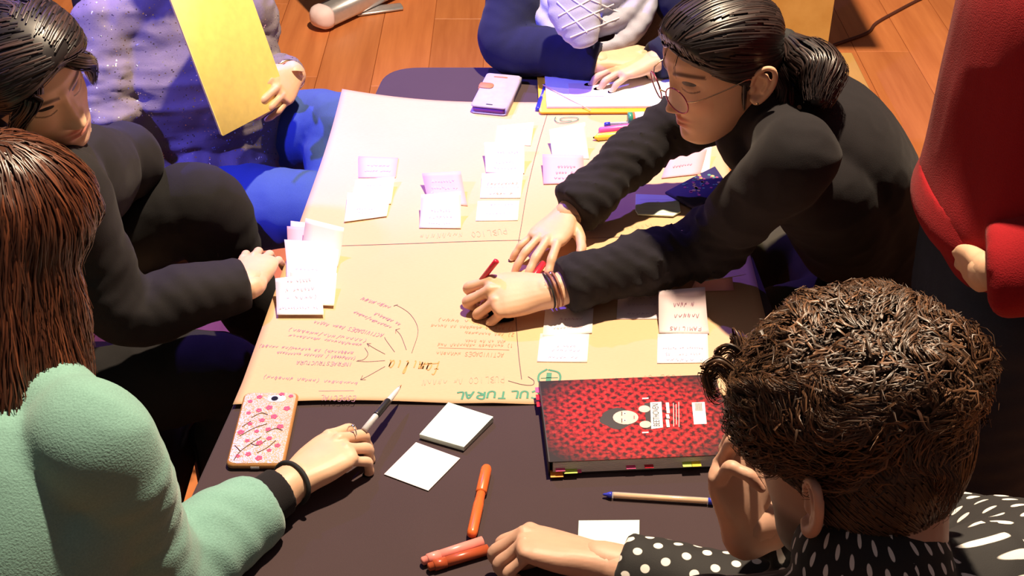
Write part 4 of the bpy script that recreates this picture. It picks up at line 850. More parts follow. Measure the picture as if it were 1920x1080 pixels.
def leg_loft(b, hip, knee, ankle, r=(.088, .078, .062, .058, .048), disp=None, sub=10):
    b.add(*loft([(hip, r[0], r[0]), (lerp(hip, knee, .5), r[1], r[1]), (knee, r[2], r[2]), (lerp(knee, ankle, .4), r[3], r[3]), (ankle, r[4], r[4])], nseg=28, sub=sub, disp=disp))
def foot(b, ankle, fwd):
    f = nrm(A(fwd[0], fwd[1], 0)); g = A(ankle[0], ankle[1], 0); s_ = A(-f[1], f[0], 0)
    b.add(*loft([(g - f * .055 + A(0, 0, .035), .030, .033), (g + A(0, 0, .040), .036, .040), (g + f * .07 + A(0, 0, .032), .042, .031), (g + f * .15 + A(0, 0, .024), .044, .0235), (g + f * .19 + A(0, 0, .021), .032, .019)], side=s_, nseg=20, sub=5)); b.add(*loft([(g + A(0, 0, .04), .036, .036), (A(ankle[0], ankle[1], max(ankle[2], .11)), .042, .042)], nseg=18))
SEAT = []
def fit(V, lift=0.0):
    """bodies and clothes give way where they press on a seat, the table, the paper or the papers on it"""
    V = np.array(V); x, y = V[:, 0], V[:, 1]
    for (cx, cy, rz, hx, hy, sz) in SEAT:
        a = (x - cx) * math.cos(rz) + (y - cy) * math.sin(rz); b_ = -(x - cx) * math.sin(rz) + (y - cy) * math.cos(rz)
        m = (np.abs(a) < hx + .006) & (np.abs(b_) < hy + .006) & (V[:, 2] < sz - .004 + lift) & (V[:, 2] > sz - .22); V[m, 2] = sz - .004 + lift
    inp = (y > PC[0][1] - .02) & (y < 2.45) & (x > -.405) & (x < .41); top = np.where(inp, pz(x, y), TZ) + .0022
    for (c_, x_, y_, hx, hy, zt) in SUP:
        d = V - c_; top = np.where((np.abs(d @ x_) < hx + .004) & (np.abs(d @ y_) < hy + .004), zt, top)
    m = (y > YN - .002) & (y < YF + .002) & (x > xl(y) - .002) & (x < xr(y) + .002) & (V[:, 2] < top + lift) & (V[:, 2] > .685); V[m, 2] = top[m] + lift
    return V
def part(name, buf, mat, person, voxel, sm=3, wr=None):
    V, F = remesh(buf, voxel, sm)
    if wr: V = wrinkle(V, F, *wr)
    V = fit(V)
    return mesh_obj(name, V, F, mat, person)
def body_obj(person, mat, pieces, core):
    B = Buf()
    for V, F, t in pieces: B.add(fit(V, .0006), F, 0, t)
    if core is not None: V, F = remesh(core, .012, 2); B.add(fit(V, .006), F, 0)
    return B.obj('body', mat, person, True, True)
# ---------------------------------------------------------------- hair strands
class Hair:
    def __init__(s): s.b = Buf()
    def ribbon(s, P, N, wd, col):
        P = np.asarray(P); n = len(P); T = np.gradient(P, axis=0); S = np.cross(T, N); S /= np.linalg.norm(S, axis=1)[:, None] + 1e-9; t = np.linspace(0, 1, n)[:, None]
        h = S * wd * np.clip(np.minimum(1.0, (1.02 - t) * 3.2), .08, 1) / 2; up = np.asarray(N) * wd * .22
        s.b.add(np.vstack([P + h, P + up, P - h]), [(i, i + 1, n + i + 1, n + i) for i in range(n - 1)] + [(n + i, n + i + 1, 2 * n + i + 1, 2 * n + i) for i in range(n - 1)], 0, col)
    def shell(s, V, F, col=(1, 1, 1)): s.b.add(V, F, 0, col); s.bvh = BVHTree.FromPolygons(V.tolist(), F); s.sv = V
    def walk(s, starts, flow, steps, step, off, wd, cols, lift=0.0, curl=0.0, clump=None, grav=0.0):
        for i, p in enumerate(starts):
            p = Vector(p); P = []; N = []; n_ = steps + random.randint(-2, 2); o = off * random.uniform(.3, 1.3); ph = random.uniform(0, 6.28); prev = None; kc = curl * random.uniform(.6, 1.4); fq = random.uniform(.7, 1.25)
            for k in range(max(n_, 3)):
                hit = s.bvh.find_nearest(p)
                if hit[0] is None: break
                nv = hit[1]
                if (p - hit[0]).dot(nv) < 0 and (p - hit[0]).length > .02: break
                q = hit[0] + nv * (o + lift * (k / n_) ** 2)
                d = Vector(flow(np.array(q), k / n_, np.array(nv))); d = d - nv * d.dot(nv) * .85
                if d.length < 1e-6: break
                d.normalize()
                if prev is not None: d = (d * .6 + prev * .4).normalized()
                prev = d; sd = d.cross(nv); cc = kc * min(1, k / 2)
                P.append(np.array(q + sd * math.sin(ph + k * fq) * cc + nv * math.cos(ph + k * fq) * cc * .8)); N.append(np.array(nv)); p = q + d * step
            if len(P) > 2: c_ = cols[random.randrange(len(cols))]; v_ = random.uniform(.75, 1.3); s.ribbon(P, np.array(N), wd * random.uniform(.7, 1.3), [min(q * v_, 4) for q in c_])
    def free(s, P0, P1, r0, r1, n, wd, cols, bend=None, seg=10, wave=0.0, spread_end=1.0):
        """free lock: strands from a disc about the path P (list of points)"""
        path = catmull(np.array(P0), 6); T = np.gradient(path, axis=0); T /= np.linalg.norm(T, axis=1)[:, None]; Sx = np.cross(T, (0.3, 0.2, 0.9)); Sx /= np.linalg.norm(Sx, axis=1)[:, None]; Sy = np.cross(T, Sx); m = len(path); rr = np.interp(np.linspace(0, 1, m), np.linspace(0, 1, len(r0)), r0)
        for _ in range(n):
            a, q = random.uniform(0, 6.28), math.sqrt(random.uniform(.1, 1)); e = int(m * random.uniform(.8, 1.0)); ph = random.uniform(0, 6.28); dv = random.uniform(-.35, .35)
            t = np.linspace(0, 1, m); aa = a + dv * t; wv = wave * np.sin(ph + t * 9) * t
            P = path + Sx * (np.cos(aa) * q * rr + wv)[:, None] + Sy * (np.sin(aa) * q * rr + wv * .7)[:, None]; N = Sx * np.cos(aa)[:, None] + Sy * np.sin(aa)[:, None]
            c_ = cols[random.randrange(len(cols))]; v_ = random.uniform(.7, 1.3); s.ribbon(P[:e], N[:e], wd * random.uniform(.7, 1.3), [x_ * v_ for x_ in c_])
    def obj(s, mat, person, name='hair'): return s.b.obj(name, M[mat], person, True, True)
# ================================================================ people
up3 = A(0, 0, 1.0)
# ---------------------------------------------------------------- woman with glasses leaning over the table
def build_glasses_woman():
    SEAT[:] = [(.82, 2.09, math.pi / 2, .22, .215, .45)]
    shL, shR = PD(1492, 300, 1.95), PD(1415, 178, 2.28); elL = PZ(1325, 458, .815); wrL = PZ(1030, 545, .785); elR = A(.262, 2.075, .865); wrR = PZ(1062, 405, .785)
    pel = A(.70, 2.08, .60); neck = PD(1436, 226, 2.10)
    pe = setup_empty('person', (.75, 2.1, 0)); tag(pe, 'woman with round glasses and ponytail in black, leaning over the paper with a red pen', 'person')
    b = Buf(); torso_loft(b, pel, neck, shL, shR, (.165, .152, .165, .145), (.125, .118, .118, .090), bow=A(.03, 0, .030))
    sleeve(b, neck, shL, elL, lerp(wrL, elL, .09), (.064, .062, .054, .046, .042), folds(3, .26, .055, .20, .56, 3.2))
    sleeve(b, neck, shR, elR, lerp(wrR, elR, .06), (.068, .062, .052, .046, .045), folds(5, .24, .055, .14, .50, 3.2))
    b.add(*loft([(neck - A(0, 0, .025), .080, .078), (neck + A(0, 0, .005), .070, .070), (lerp(neck, PD(1360, 130, 2.03), .34), .060, .060)], nseg=24))
    b.add(*loft([(lerp(shL, elL, .22), .052, .052), (lerp(shL, pel, .28), .085, .085), (lerp(shL, pel, .65), .105, .105)], nseg=28))
    part('sweater', b, M['black'], pe, .0055, 9, (.0035, 14, 4))
    b = Buf(); hips = [A(.68, 1.98, .57), A(.72, 2.16, .57)]; kn = [A(.46, 1.90, .56), A(.46, 2.12, .56)]
    b.add(*loft([(pel - A(.05, 0, .05), .16, .13), (pel + A(.02, 0, .03), .16, .125)], side=A(0, 1, 0), nseg=30))
    for h, k_ in zip(hips, kn): leg_loft(b, h, k_, k_ + A(.03, .02, -.46), disp=folds(9, .06, .07))
    part('trousers', b, M['olive'], pe, .009, 2)
    for k_ in kn: b = Buf(); foot(b, k_ + A(.03, .02, -.46), (-1, 0)); part('shoe', b, M['dark_plastic'], pe, .006, 2)
    H = Head(PD(1350, 128, 2.03), A(-.90, -.42, -.20), A(-.10, -.02, 1), .97, .88, .0019)
    pieces = [H.build(neck, .95, 1.0, .050)]
    b = Buf(); ends, fx = hand(b, wrL, PZ(890, 556, .785) - wrL, A(-.05, -.35, .93), -1, [(30, 82, 48), (40, 88, 52), (50, 90, 52), (56, 88, 50)], (6, 2, -2, -6), [(.02, .022, -.012), (.050, .038, -.022), (.078, .030, -.034), (.098, .014, -.040)], 1.04, elL); pieces.append(hand_mesh(b, ends))
    tip = PZ(985, 485, .775); b = Buf(); ends, _ = hand(b, wrR, tip - wrR, A(-.1, -.1, 1), 1, [(12, 18, 10), (10, 16, 10), (12, 18, 10), (16, 22, 12)], (14, 3, -8, -20), [(.012, .024, -.010), (.036, .050, -.014), (.060, .066, -.016), (.082, .074, -.016)], .90, elR); pieces.append(hand_mesh(b, ends))
    core = Buf(); torso_core(core)
    for q in ((shL, elL, wrL), (shR, elR, wrR)): core.add(*tube(q, (.045, .036, .026), 14))
    for h, k_ in zip(hips, kn): core.add(*tube((h, k_, k_ + A(.03, .02, -.40)), (.065, .045, .035), 14))
    body_obj(pe, M['skin'], pieces, core)
    # hair drawn back to a ponytail
    hr = Hair(); g = lambda p: p[:, 2] - 1.02 * p[:, 1] + .020 - .010 * np.clip(np.abs(p[:, 0]) / .07, 0, 1) - .35 * np.clip(p[:, 1] - .055, 0, 1)
    V, F = H.cap(lambda p: .008 + .012 * smooth01((p[:, 2] - .02) / .07), g, .03); hr.shell(V, F)
    tie = H.w(.012, -.118, .010); Lc = H.L(V); sel = np.where(g(Lc) > .004)[0]
    cols = [(1, 1, 1), (1.6, 1.35, 1.2), (2.6, 2.0, 1.7)]
    fl = lambda p, t, n: tie - p
    hr.walk(V[RNG.choice(sel, 1700)], fl, 13, .010, .0022, .0028, cols)
    fr = [H.w(x_, .066 - .25 * abs(x_), .078 - .30 * abs(x_)) for x_ in np.linspace(-.055, .055, 160)]; hr.walk(fr, lambda p, t, n: (tie - p) * (.3 + t) + (H.l * (1 if (p - H.c) @ H.l > 0 else -1)) * .06 * (1 - t), 22, .010, .004, .003, cols)
    tail = [tie, PD(1502, 106, 2.03), PD(1540, 140, 2.00), PD(1530, 205, 1.98)]
    tail[0] = tie; hr.free(tail, None, (.016, .038, .040, .016), None, 620, .003, cols, wave=.004); hr.free([tie, PD(1505, 90, 2.04), PD(1548, 92, 2.02), PD(1566, 132, 2.00)], None, (.010, .018, .010, .004), None, 50, .002, cols)
    hr.b.add(*loft([(lerp(tail[0], tail[1], .2), .015, .015), (tail[1], .027, .027), (tail[2], .028, .028), (lerp(tail[2], tail[3], .7), .012, .012)], nseg=16), 0, (1, 1, 1))
    nape = H.w(.05, -.075, -.045); hr.free([H.w(.055, -.06, .0), nape, H.w(.060, -.075, -.09), H.w(.062, -.070, -.12)], None, (.02, .022, .022, .014), None, 170, .0022, cols, wave=.006)
    hr.free([H.w(.072, -.002, .015), H.w(.073, .004, -.02), H.w(.070, .004, -.05)], None, (.005, .004, .002), None, 26, .0016, cols)
    for x_ in (-.012, .02): hr.free([H.w(x_, .075, .075), H.w(x_ + .008, .094, .055), H.w(x_ + .012, .097, .030)], None, (.003, .002, .001), None, 4, .0008, cols)
    hr.obj('hair_black', pe); b = Buf(); b.add(*loft([(lerp(tail[0], tail[1], .0), .017, .017), (lerp(tail[0], tail[1], .18), .018, .018)], nseg=18)); b.obj('hair_tie', M['elastic_black'], pe)
    # glasses
    gl = setup_empty('glasses', H.w(0, .1, .0)); gl.parent = pe; gl.matrix_parent_inverse = Matrix(); gl.location = (H.w(0, .1, 0) - WORLD[pe.name]).tolist(); WORLD[gl.name] = H.w(0, .1, 0)
    gb = Buf()
    for sg in (1, -1):
        c_ = A(sg * .0325, .104 - .004, -.003); th = np.linspace(0, 2 * np.pi, 29)[:-1]; xs = nrm(A(sg * .97, -.22, 0) * sg); zs = A(0, .10, 1.0)
        ring = [H.w(*(c_ + xs * .0245 * math.cos(t) + zs * .0225 * math.sin(t))) for t in th]; n = len(ring); V = []; F = []
        for i in range(n):
            T = nrm(ring[(i + 1) % n] - ring[i - 1]); S = nrm(np.cross(T, H.f)); B = np.cross(T, S)
            for q in range(6): V.append(ring[i] + .0011 * (S * math.cos(q * math.pi / 3) + B * math.sin(q * math.pi / 3)))
        F = [(i * 6 + q, i * 6 + (q + 1) % 6, ((i + 1) % n) * 6 + (q + 1) % 6, ((i + 1) % n) * 6 + q) for i in range(n) for q in range(6)]
        b = Buf(); b.add(V, F); mesh_obj('rim', V, F, M['frame_red'], gl)
        Vl = [H.w(*(c_ + xs * .0242 * k_ * math.cos(t) + zs * .0222 * k_ * math.sin(t) + A(0, .0015 * (1 - k_ * k_), 0))) for k_ in (1, .66, .33) for t in th] + [H.w(*(c_ + A(0, .0015, 0)))]
        Fl = [(r * n + i, r * n + (i + 1) % n, (r + 1) * n + (i + 1) % n, (r + 1) * n + i) for r in range(2) for i in range(n)] + [(2 * n + i, 2 * n + (i + 1) % n, 3 * n) for i in range(n)]
        mesh_obj('lens', np.array(Vl), Fl, M['lens'], gl)
        b = Buf(); b.add(*tube([H.w(*(c_ + xs * .0255 * (1 if sg > 0 else 1) + A(0, 0, .006))), H.w(sg * .0700, .080, .006), H.w(sg * .0775, .030, .010), H.w(sg * .0785, -.004, .012), H.w(sg * .0775, -.022, -.004)], .0011, 8)); b.obj('temple_arm', M['gold'], gl)
    b = Buf(); b.add(*tube([H.w(.009, .105, .004), H.w(0, .111, .008), H.w(-.009, .105, .004)], .0011, 8)); b.obj('bridge', M['gold'], gl)
    for q, rr in (((.0845, -.012, -.031), .0032), ((.0875, -.020, -.027), .0018), ((.0895, -.027, -.020), .0018)):
        b = Buf(); p = H.w(*q); b.add(*ellipsoid(p, (rr, 0, 0), (0, rr, 0), (0, 0, rr), 12, 8)); b.obj('earring', M['gold'], pe)
    X = nrm(wrL - elL); br = wrL - X * .004
    for k_, (off, m_, r_) in enumerate(((0, 'bracelet_brown', .0023), (.007, 'bracelet_brown', .0020), (-.006, 'elastic_black', .0016))):
        p = br - X * off; s_ = nrm(np.cross(X, up3)); t_ = np.cross(s_, X); R = [p + (s_ * math.cos(a) * .031 + t_ * math.sin(a) * .0265) for a in np.linspace(0, 2 * np.pi, 25)]; b = Buf(); b.add(*tube(R, r_, 8, 2)); o = b.obj('bracelet', M[m_], pe)
    b = Buf(); p = br + nrm(up3 + A(0, .5, 0)) * .027; b.add(*ellipsoid(p, X * .006, s_ * .006, up3 * .002, 14, 6)); b.obj('bracelet_charm', M['gold'], pe)
    return wrL, fx
gw_wr, gw_fx = build_glasses_woman()
pen('felt_pen', (905, 522), (932, 488), .055, .090, [('barrel', [(-1.0, .004), (.9, .0048), (.97, .0048), (1, .003)], 'red_plastic')], 'red pen upright in the fist of the woman with glasses')
b = Buf(); q = PZ(1010, 508, TZ + .012); b.add(*rod(q - A(.008, .016, 0), q + A(.008, .018, .004), [(0, .0058), (.04, .0064), (.9, .0064), (1, .005)])); o = b.obj('pen_cap', M['red_plastic']); tag(o, 'red pen cap by the flat hand of the woman with glasses', 'pen cap')

# ---------------------------------------------------------------- girl in the teal sweater
def build_teal_girl():
    SEAT[:] = [(-.72, .93, -.45, .22, .215, .45)]
    shR = PD(170, 838, 1.44); shL = A(-.755, 1.24, .985); elR = PD(305, 1078, 1.60); wrR = PZ(552, 902, .776); neck = lerp(shL, shR, .5) + A(.0, .04, .04); pel = A(-.70, .95, .53)
    elL = A(-.83, 1.34, .76); wrL = A(-.68, 1.40, .60)
    pe = setup_empty('person', (-.72, 1.0, 0)); tag(pe, 'woman with long brown hair in a teal sweater pointing a pen at the paper', 'person')
    b = Buf(); torso_loft(b, pel, neck, shL, shR, (.19, .185, .20, .18), (.14, .14, .145, .125), bow=A(-.02, -.03, 0)); cuff = lerp(wrR, elR, .27)
    sleeve(b, neck, shR, elR, cuff, (.070, .070, .064, .054, .043), folds(11, .08, .075, .05, .50)); sleeve(b, neck, shL, elL, wrL, (.075, .07, .06, .05, .042))
    b.add(*loft([(lerp(shR, elR, .28), .062, .062), (lerp(shR, pel, .25), .095, .095), (lerp(shR, pel, .65), .12, .12)], nseg=28))
    part('sweater', b, M['teal'], pe, .006, 10, (.007, 7, 14))
    b = Buf(); X = nrm(wrR - elR); b.add(*loft([(cuff - X * .03, .036, .034), (cuff + X * .028, .0355, .032), (cuff + X * .034, .034, .031)], nseg=28, cap=('round', 'flat'))); part('undershirt_cuff', b, M['black'], pe, .003, 1)
    b = Buf(); hp = [A(-.80, 1.0, .50), A(-.62, .92, .50)]; kn = [A(-.67, 1.37, .52), A(-.545, 1.28, .52)]; b.add(*loft([(pel - A(0, 0, .05), .17, .14), (pel + A(0, 0, .03), .17, .13)], side=A(.9, -.4, 0), nseg=30))
    for h, k_ in zip(hp, kn): leg_loft(b, h, k_, k_ + A(.0, -.08, -.42))
    part('trousers', b, M['black_jeans'], pe, .009, 2)
    for k_ in kn: b = Buf(); foot(b, k_ + A(0, -.08, -.42), (.4, .9)); part('shoe', b, M['dark_plastic'], pe, .006, 2)
    H = Head(PD(-8, 462, 1.49), A(.55, .78, -.30), A(.1, .1, 1), 1.0); pieces = [H.build(neck)]
    b = Buf(); kd = PZ(655, 822, .790); ends, fx = hand(b, wrR, kd - wrR, A(-.15, -.15, .97), 1, [(28, 42, 24), (34, 50, 28), (40, 52, 30), (42, 50, 30)], (4, 0, -3, -8), [(.018, .026, -.012), (.050, .040, -.020), (.080, .038, -.026), (.104, .030, -.030)], .97, elR); pieces.append(hand_mesh(b, ends, fx[2], (.95, .8, .8)))
    b = Buf(); ends, _ = hand(b, wrL, A(.8, .5, -.2), up3, -1, [(20, 30, 15)] * 4, k=.95, fore=elL); pieces.append(hand_mesh(b, ends, voxel=.003))
    core = Buf(); torso_core(core); core.add(*tube((shR, elR, wrR), (.05, .04, .028), 14)); core.add(*tube((shL, elL, wrL), (.05, .04, .028), 14))
    for h, k_ in zip(hp, kn): core.add(*tube((h, k_, k_ + A(0, -.08, -.38)), (.065, .045, .035), 14))
    body_obj(pe, M['skin_pale'], pieces, core)
    # ring and hair band on the wrist
    Xh, Yh, Zh = fx; X = nrm(wrR - elR)
    p = lerp(wrR, elR, .02); s_ = nrm(np.cross(X, up3)); t_ = np.cross(s_, X); b = Buf(); b.add(*tube([p + (s_ * math.cos(a) * .0315 + t_ * math.sin(a) * .0255) + X * .008 * math.sin(a) for a in np.linspace(0, 2 * np.pi, 29)], .0033, 9, 2)); b.obj('hair_band', M['elastic_black'], pe)
    rc = wrR + (Xh * .112 + Yh * .010 + Zh * -.006) * .97; d = nrm(Xh - Zh * .5); s2 = Yh; t2 = np.cross(d, s2); b = Buf(); b.add(*tube([rc + (s2 * math.cos(a) + t2 * math.sin(a)) * .0098 for a in np.linspace(0, 2 * np.pi, 21)], .0009, 7, 2)); b.add(*ellipsoid(rc + nrm(t2 * np.sign(t2[2])) * .0118, d * .003, s2 * .003, t2 * .002, 10, 6)); b.obj('ring', M['chrome'], pe)
    # long hair
    hr = Hair(); g = lambda p: p[:, 2] - 1.0 * p[:, 1] + .030
    b = Buf(); V, F = H.cap(lambda p: np.full(len(p), .026), g); b.add(V, F)
    dn = [H.w(0, -.035, .03), H.w(-.006, -.055, -.04), H.w(-.018, -.068, -.11), H.w(-.034, -.070, -.17), H.w(-.045, -.065, -.215)]
    b.add(*loft([(dn[0], .090, .075), (dn[1], .098, .072), (dn[2], .108, .060), (dn[3], .110, .046), (dn[4], .09, .026)], side=H.l, nseg=30, sub=6))
    for sg in (-1,): b.add(*loft([(H.w(sg * .06, .0, .02), .030, .045), (H.w(sg * .082, .0, -.06), .032, .05), (H.w(sg * .110, -.005, -.14), .034, .045), (H.w(sg * .130, -.01, -.20), .022, .03)], side=H.l, nseg=20))
    V, F = remesh(b, .006, 4); V = wrinkle(V, F, .004, 30, 3, (1, 1, .15)); hr.shell(V, F, (1, .95, .9))
    cols = [(1, 1, 1), (.6, .55, .55), (1.5, 1.35, 1.2), (2.3, 2.1, 1.8), (.8, .6, .5)]; dwn = -up3; part_ = H.w(.0, -.02, .12)
    def fl(p, t, n):
        lz = (p - H.c) @ H.u
        return (p - part_) * (2.2 if lz > .06 else .3) / .1 * .5 - H.u * (.4 if lz > .07 else 1.0) + A(*RNG.normal(0, .10, 3)) * (1 + t)
    Lc = H.L(V); sel = np.where((Lc[:, 2] > -.17))[0]; hr.walk(V[RNG.choice(sel, 5200)], fl, 17, .0135, .003, .0023, cols, lift=.010, curl=.0015)
    bot = [H.w(x_, -.05 - .03 * random.random(), -.14) for x_ in np.linspace(-.150, .10, 30)]
    for k_, p in enumerate(bot):
        o = nrm(p - H.w(0, .02, -.14)); hr.free([p, p + A(0, 0, -.035) + o * .008, p + A(0, 0, -.07) + o * .022 * random.uniform(.2, 1.4), p + A(0, 0, -.085 - .02 * random.random()) + o * random.uniform(.01, .05)], None, (.012, .012, .008, .003), None, 26, .0022, cols, wave=.007)
    hr.obj('hair_brown', pe)
build_teal_girl()

# ---------------------------------------------------------------- black-haired girl beside her
def build_black_shirt_girl():
    SEAT[:] = [(-.86, 1.76, -math.pi / 2, .27, .30, .45)]
    shR, shL = PD(128, 372, 1.95), PD(232, 305, 2.25); elR = PD(232, 585, 2.06); wrR = PZ(470, 530, .778); neck = lerp(shL, shR, .5) + A(-.035, -.01, .05); pel = A(-.98, 1.82, .53); elL = A(-.80, 2.03, .71); wrL = A(-.72, 1.87, .68)
    pe = setup_empty('person', (-1.0, 1.85, 0)); tag(pe, 'black-haired woman in a black shirt sitting with one knee up beside the note pile', 'person')
    b = Buf(); torso_loft(b, pel, neck, shL, shR, (.165, .15, .16, .135), (.12, .11, .11, .085), bow=A(-.04, 0, .04)); sleeve(b, neck, shR, elR, lerp(wrR, elR, .03), (.068, .062, .056, .050, .042), folds(21, .07, .06, .08, .6)); sleeve(b, neck, shL, elL, lerp(wrL, elL, .05), (.066, .060, .052, .046, .040), folds(22, .06, .06))
    part('shirt', b, M['black_shirt'], pe, .006, 6, (.0035, 12, 8))
    b = Buf(); hR, hL = A(-.93, 1.72, .51), A(-.93, 1.98, .52); kR = PZ(425, 705, .585); kL = PD(372, 378, 2.30); aL = PZ(505, 505, .42); aL = A(-.47, 2.03, .42)
    b.add(*loft([(pel - A(.0, 0, .06), .17, .14), (pel + A(0, 0, .04), .17, .13)], side=A(0, 1, 0), nseg=30)); leg_loft(b, hR, kR, kR + A(-.04, .02, -.47), (.092, .088, .072, .062, .05), folds(23, .05, .09)); leg_loft(b, hL, kL, aL, (.090, .084, .070, .064, .052), folds(24, .05, .07))
    part('jeans', b, M['black_jeans'], pe, .0065, 2, (.003, 14, 9))
    b = Buf(); foot(b, kR + A(-.04, .02, -.47), (1, 0)); part('shoe', b, M['dark_plastic'], pe, .006, 2)
    b = Buf(); b.add(*loft([(aL + A(0, 0, -.02), .042, .045), (aL + A(.01, 0, -.09), .040, .045), (aL + A(.07, .01, -.13), .038, .032), (aL + A(.15, .02, -.15), .034, .022)], nseg=20)); part('shoe', b, M['dark_plastic'], pe, .006, 2)
    H = Head(PD(56, 150, 1.93), A(.80, -.55, -.24), A(-.12, -.32, .93), .97, .88, .0019); pieces = [H.build(neck, .95, 1.0, .049)]
    b = Buf(); ends, fx = hand(b, wrR, PZ(500, 436, .772) - wrR, A(0, -.25, .95), 1, [(20, 30, 18)] * 4, (5, 1, -3, -8), k=.88, fore=elR); pieces.append(hand_mesh(b, ends, fx[2], (.75, .6, .95)))
    b = Buf(); ends, fx = hand(b, wrL, A(.9, -.25, .02), A(-.1, .1, 1), -1, [(15, 25, 15)] * 4, (6, 1, -4, -9), k=.85, fore=elL); pieces.append(hand_mesh(b, ends, fx[2], (.62, .45, .95)))
    core = Buf(); torso_core(core)
    for q in ((shL, elL, wrL), (shR, elR, wrR)): core.add(*tube(q, (.045, .036, .026), 14))
    core.add(*tube((hR, kR, kR + A(-.04, .02, -.42)), (.06, .045, .035), 14)); core.add(*tube((hL, kL, aL), (.06, .045, .035), 14)); body_obj(pe, M['skin_pale'], pieces, core)
    hr = Hair(); g = lambda p: p[:, 2] - 1.05 * p[:, 1] + .022 - .3 * np.clip(p[:, 1] - .06, 0, 1)
    V, F = H.cap(lambda p: .018 + .012 * smooth01((p[:, 2] - .0) / .08), g); b = Buf(); b.add(V, F)
    bun = H.w(-.030, -.075, .085); b.add(*ellipsoid(bun, H.l * .042, H.f * .036, H.u * .034, 20, 12)); b.add(*loft([(H.w(-.05, -.06, .02), .045, .04), (H.w(-.06, -.075, -.06), .045, .035), (H.w(-.065, -.08, -.13), .035, .03)], side=H.l, nseg=20))
    V, F = remesh(b, .005, 3); hr.shell(V, F); Lc = H.L(V); sel = np.where((Lc[:, 2] - 1.05 * Lc[:, 1] > -.010))[0]; tie = bun; cols = [(1, 1, 1), (1.8, 1.5, 1.5), (.7, .7, .8), (3, 2.2, 1.9)]
    part_ = lambda p: (1 if (p - H.c) @ H.l > .012 else -1)
    def fl(p, t, n):
        lz, ly, lx = (p - H.c) @ H.u, (p - H.c) @ H.f, (p - H.c) @ H.l
        if ly > .0: return H.l * part_(p) * .8 - H.f * .55 - H.u * .25
        return (tie - p) / .1 * .8 - H.u * .2
    hr.walk(V[RNG.choice(sel, 2300)], fl, 13, .011, .0025, .0028, cols, curl=.0008)
    for sg, n_ in ((-1, 60), (1, 60)): hr.free([H.w(sg * .012, .060, .092), H.w(sg * .045, .083, .062), H.w(sg * .070, .062, .018), H.w(sg * .079, .038, -.035), H.w(sg * .080, .028, -.07)], None, (.012, .016, .013, .008, .003), None, n_ * 2, .0022, cols, wave=.003)
    hr.obj('hair_black', pe)
build_black_shirt_girl()

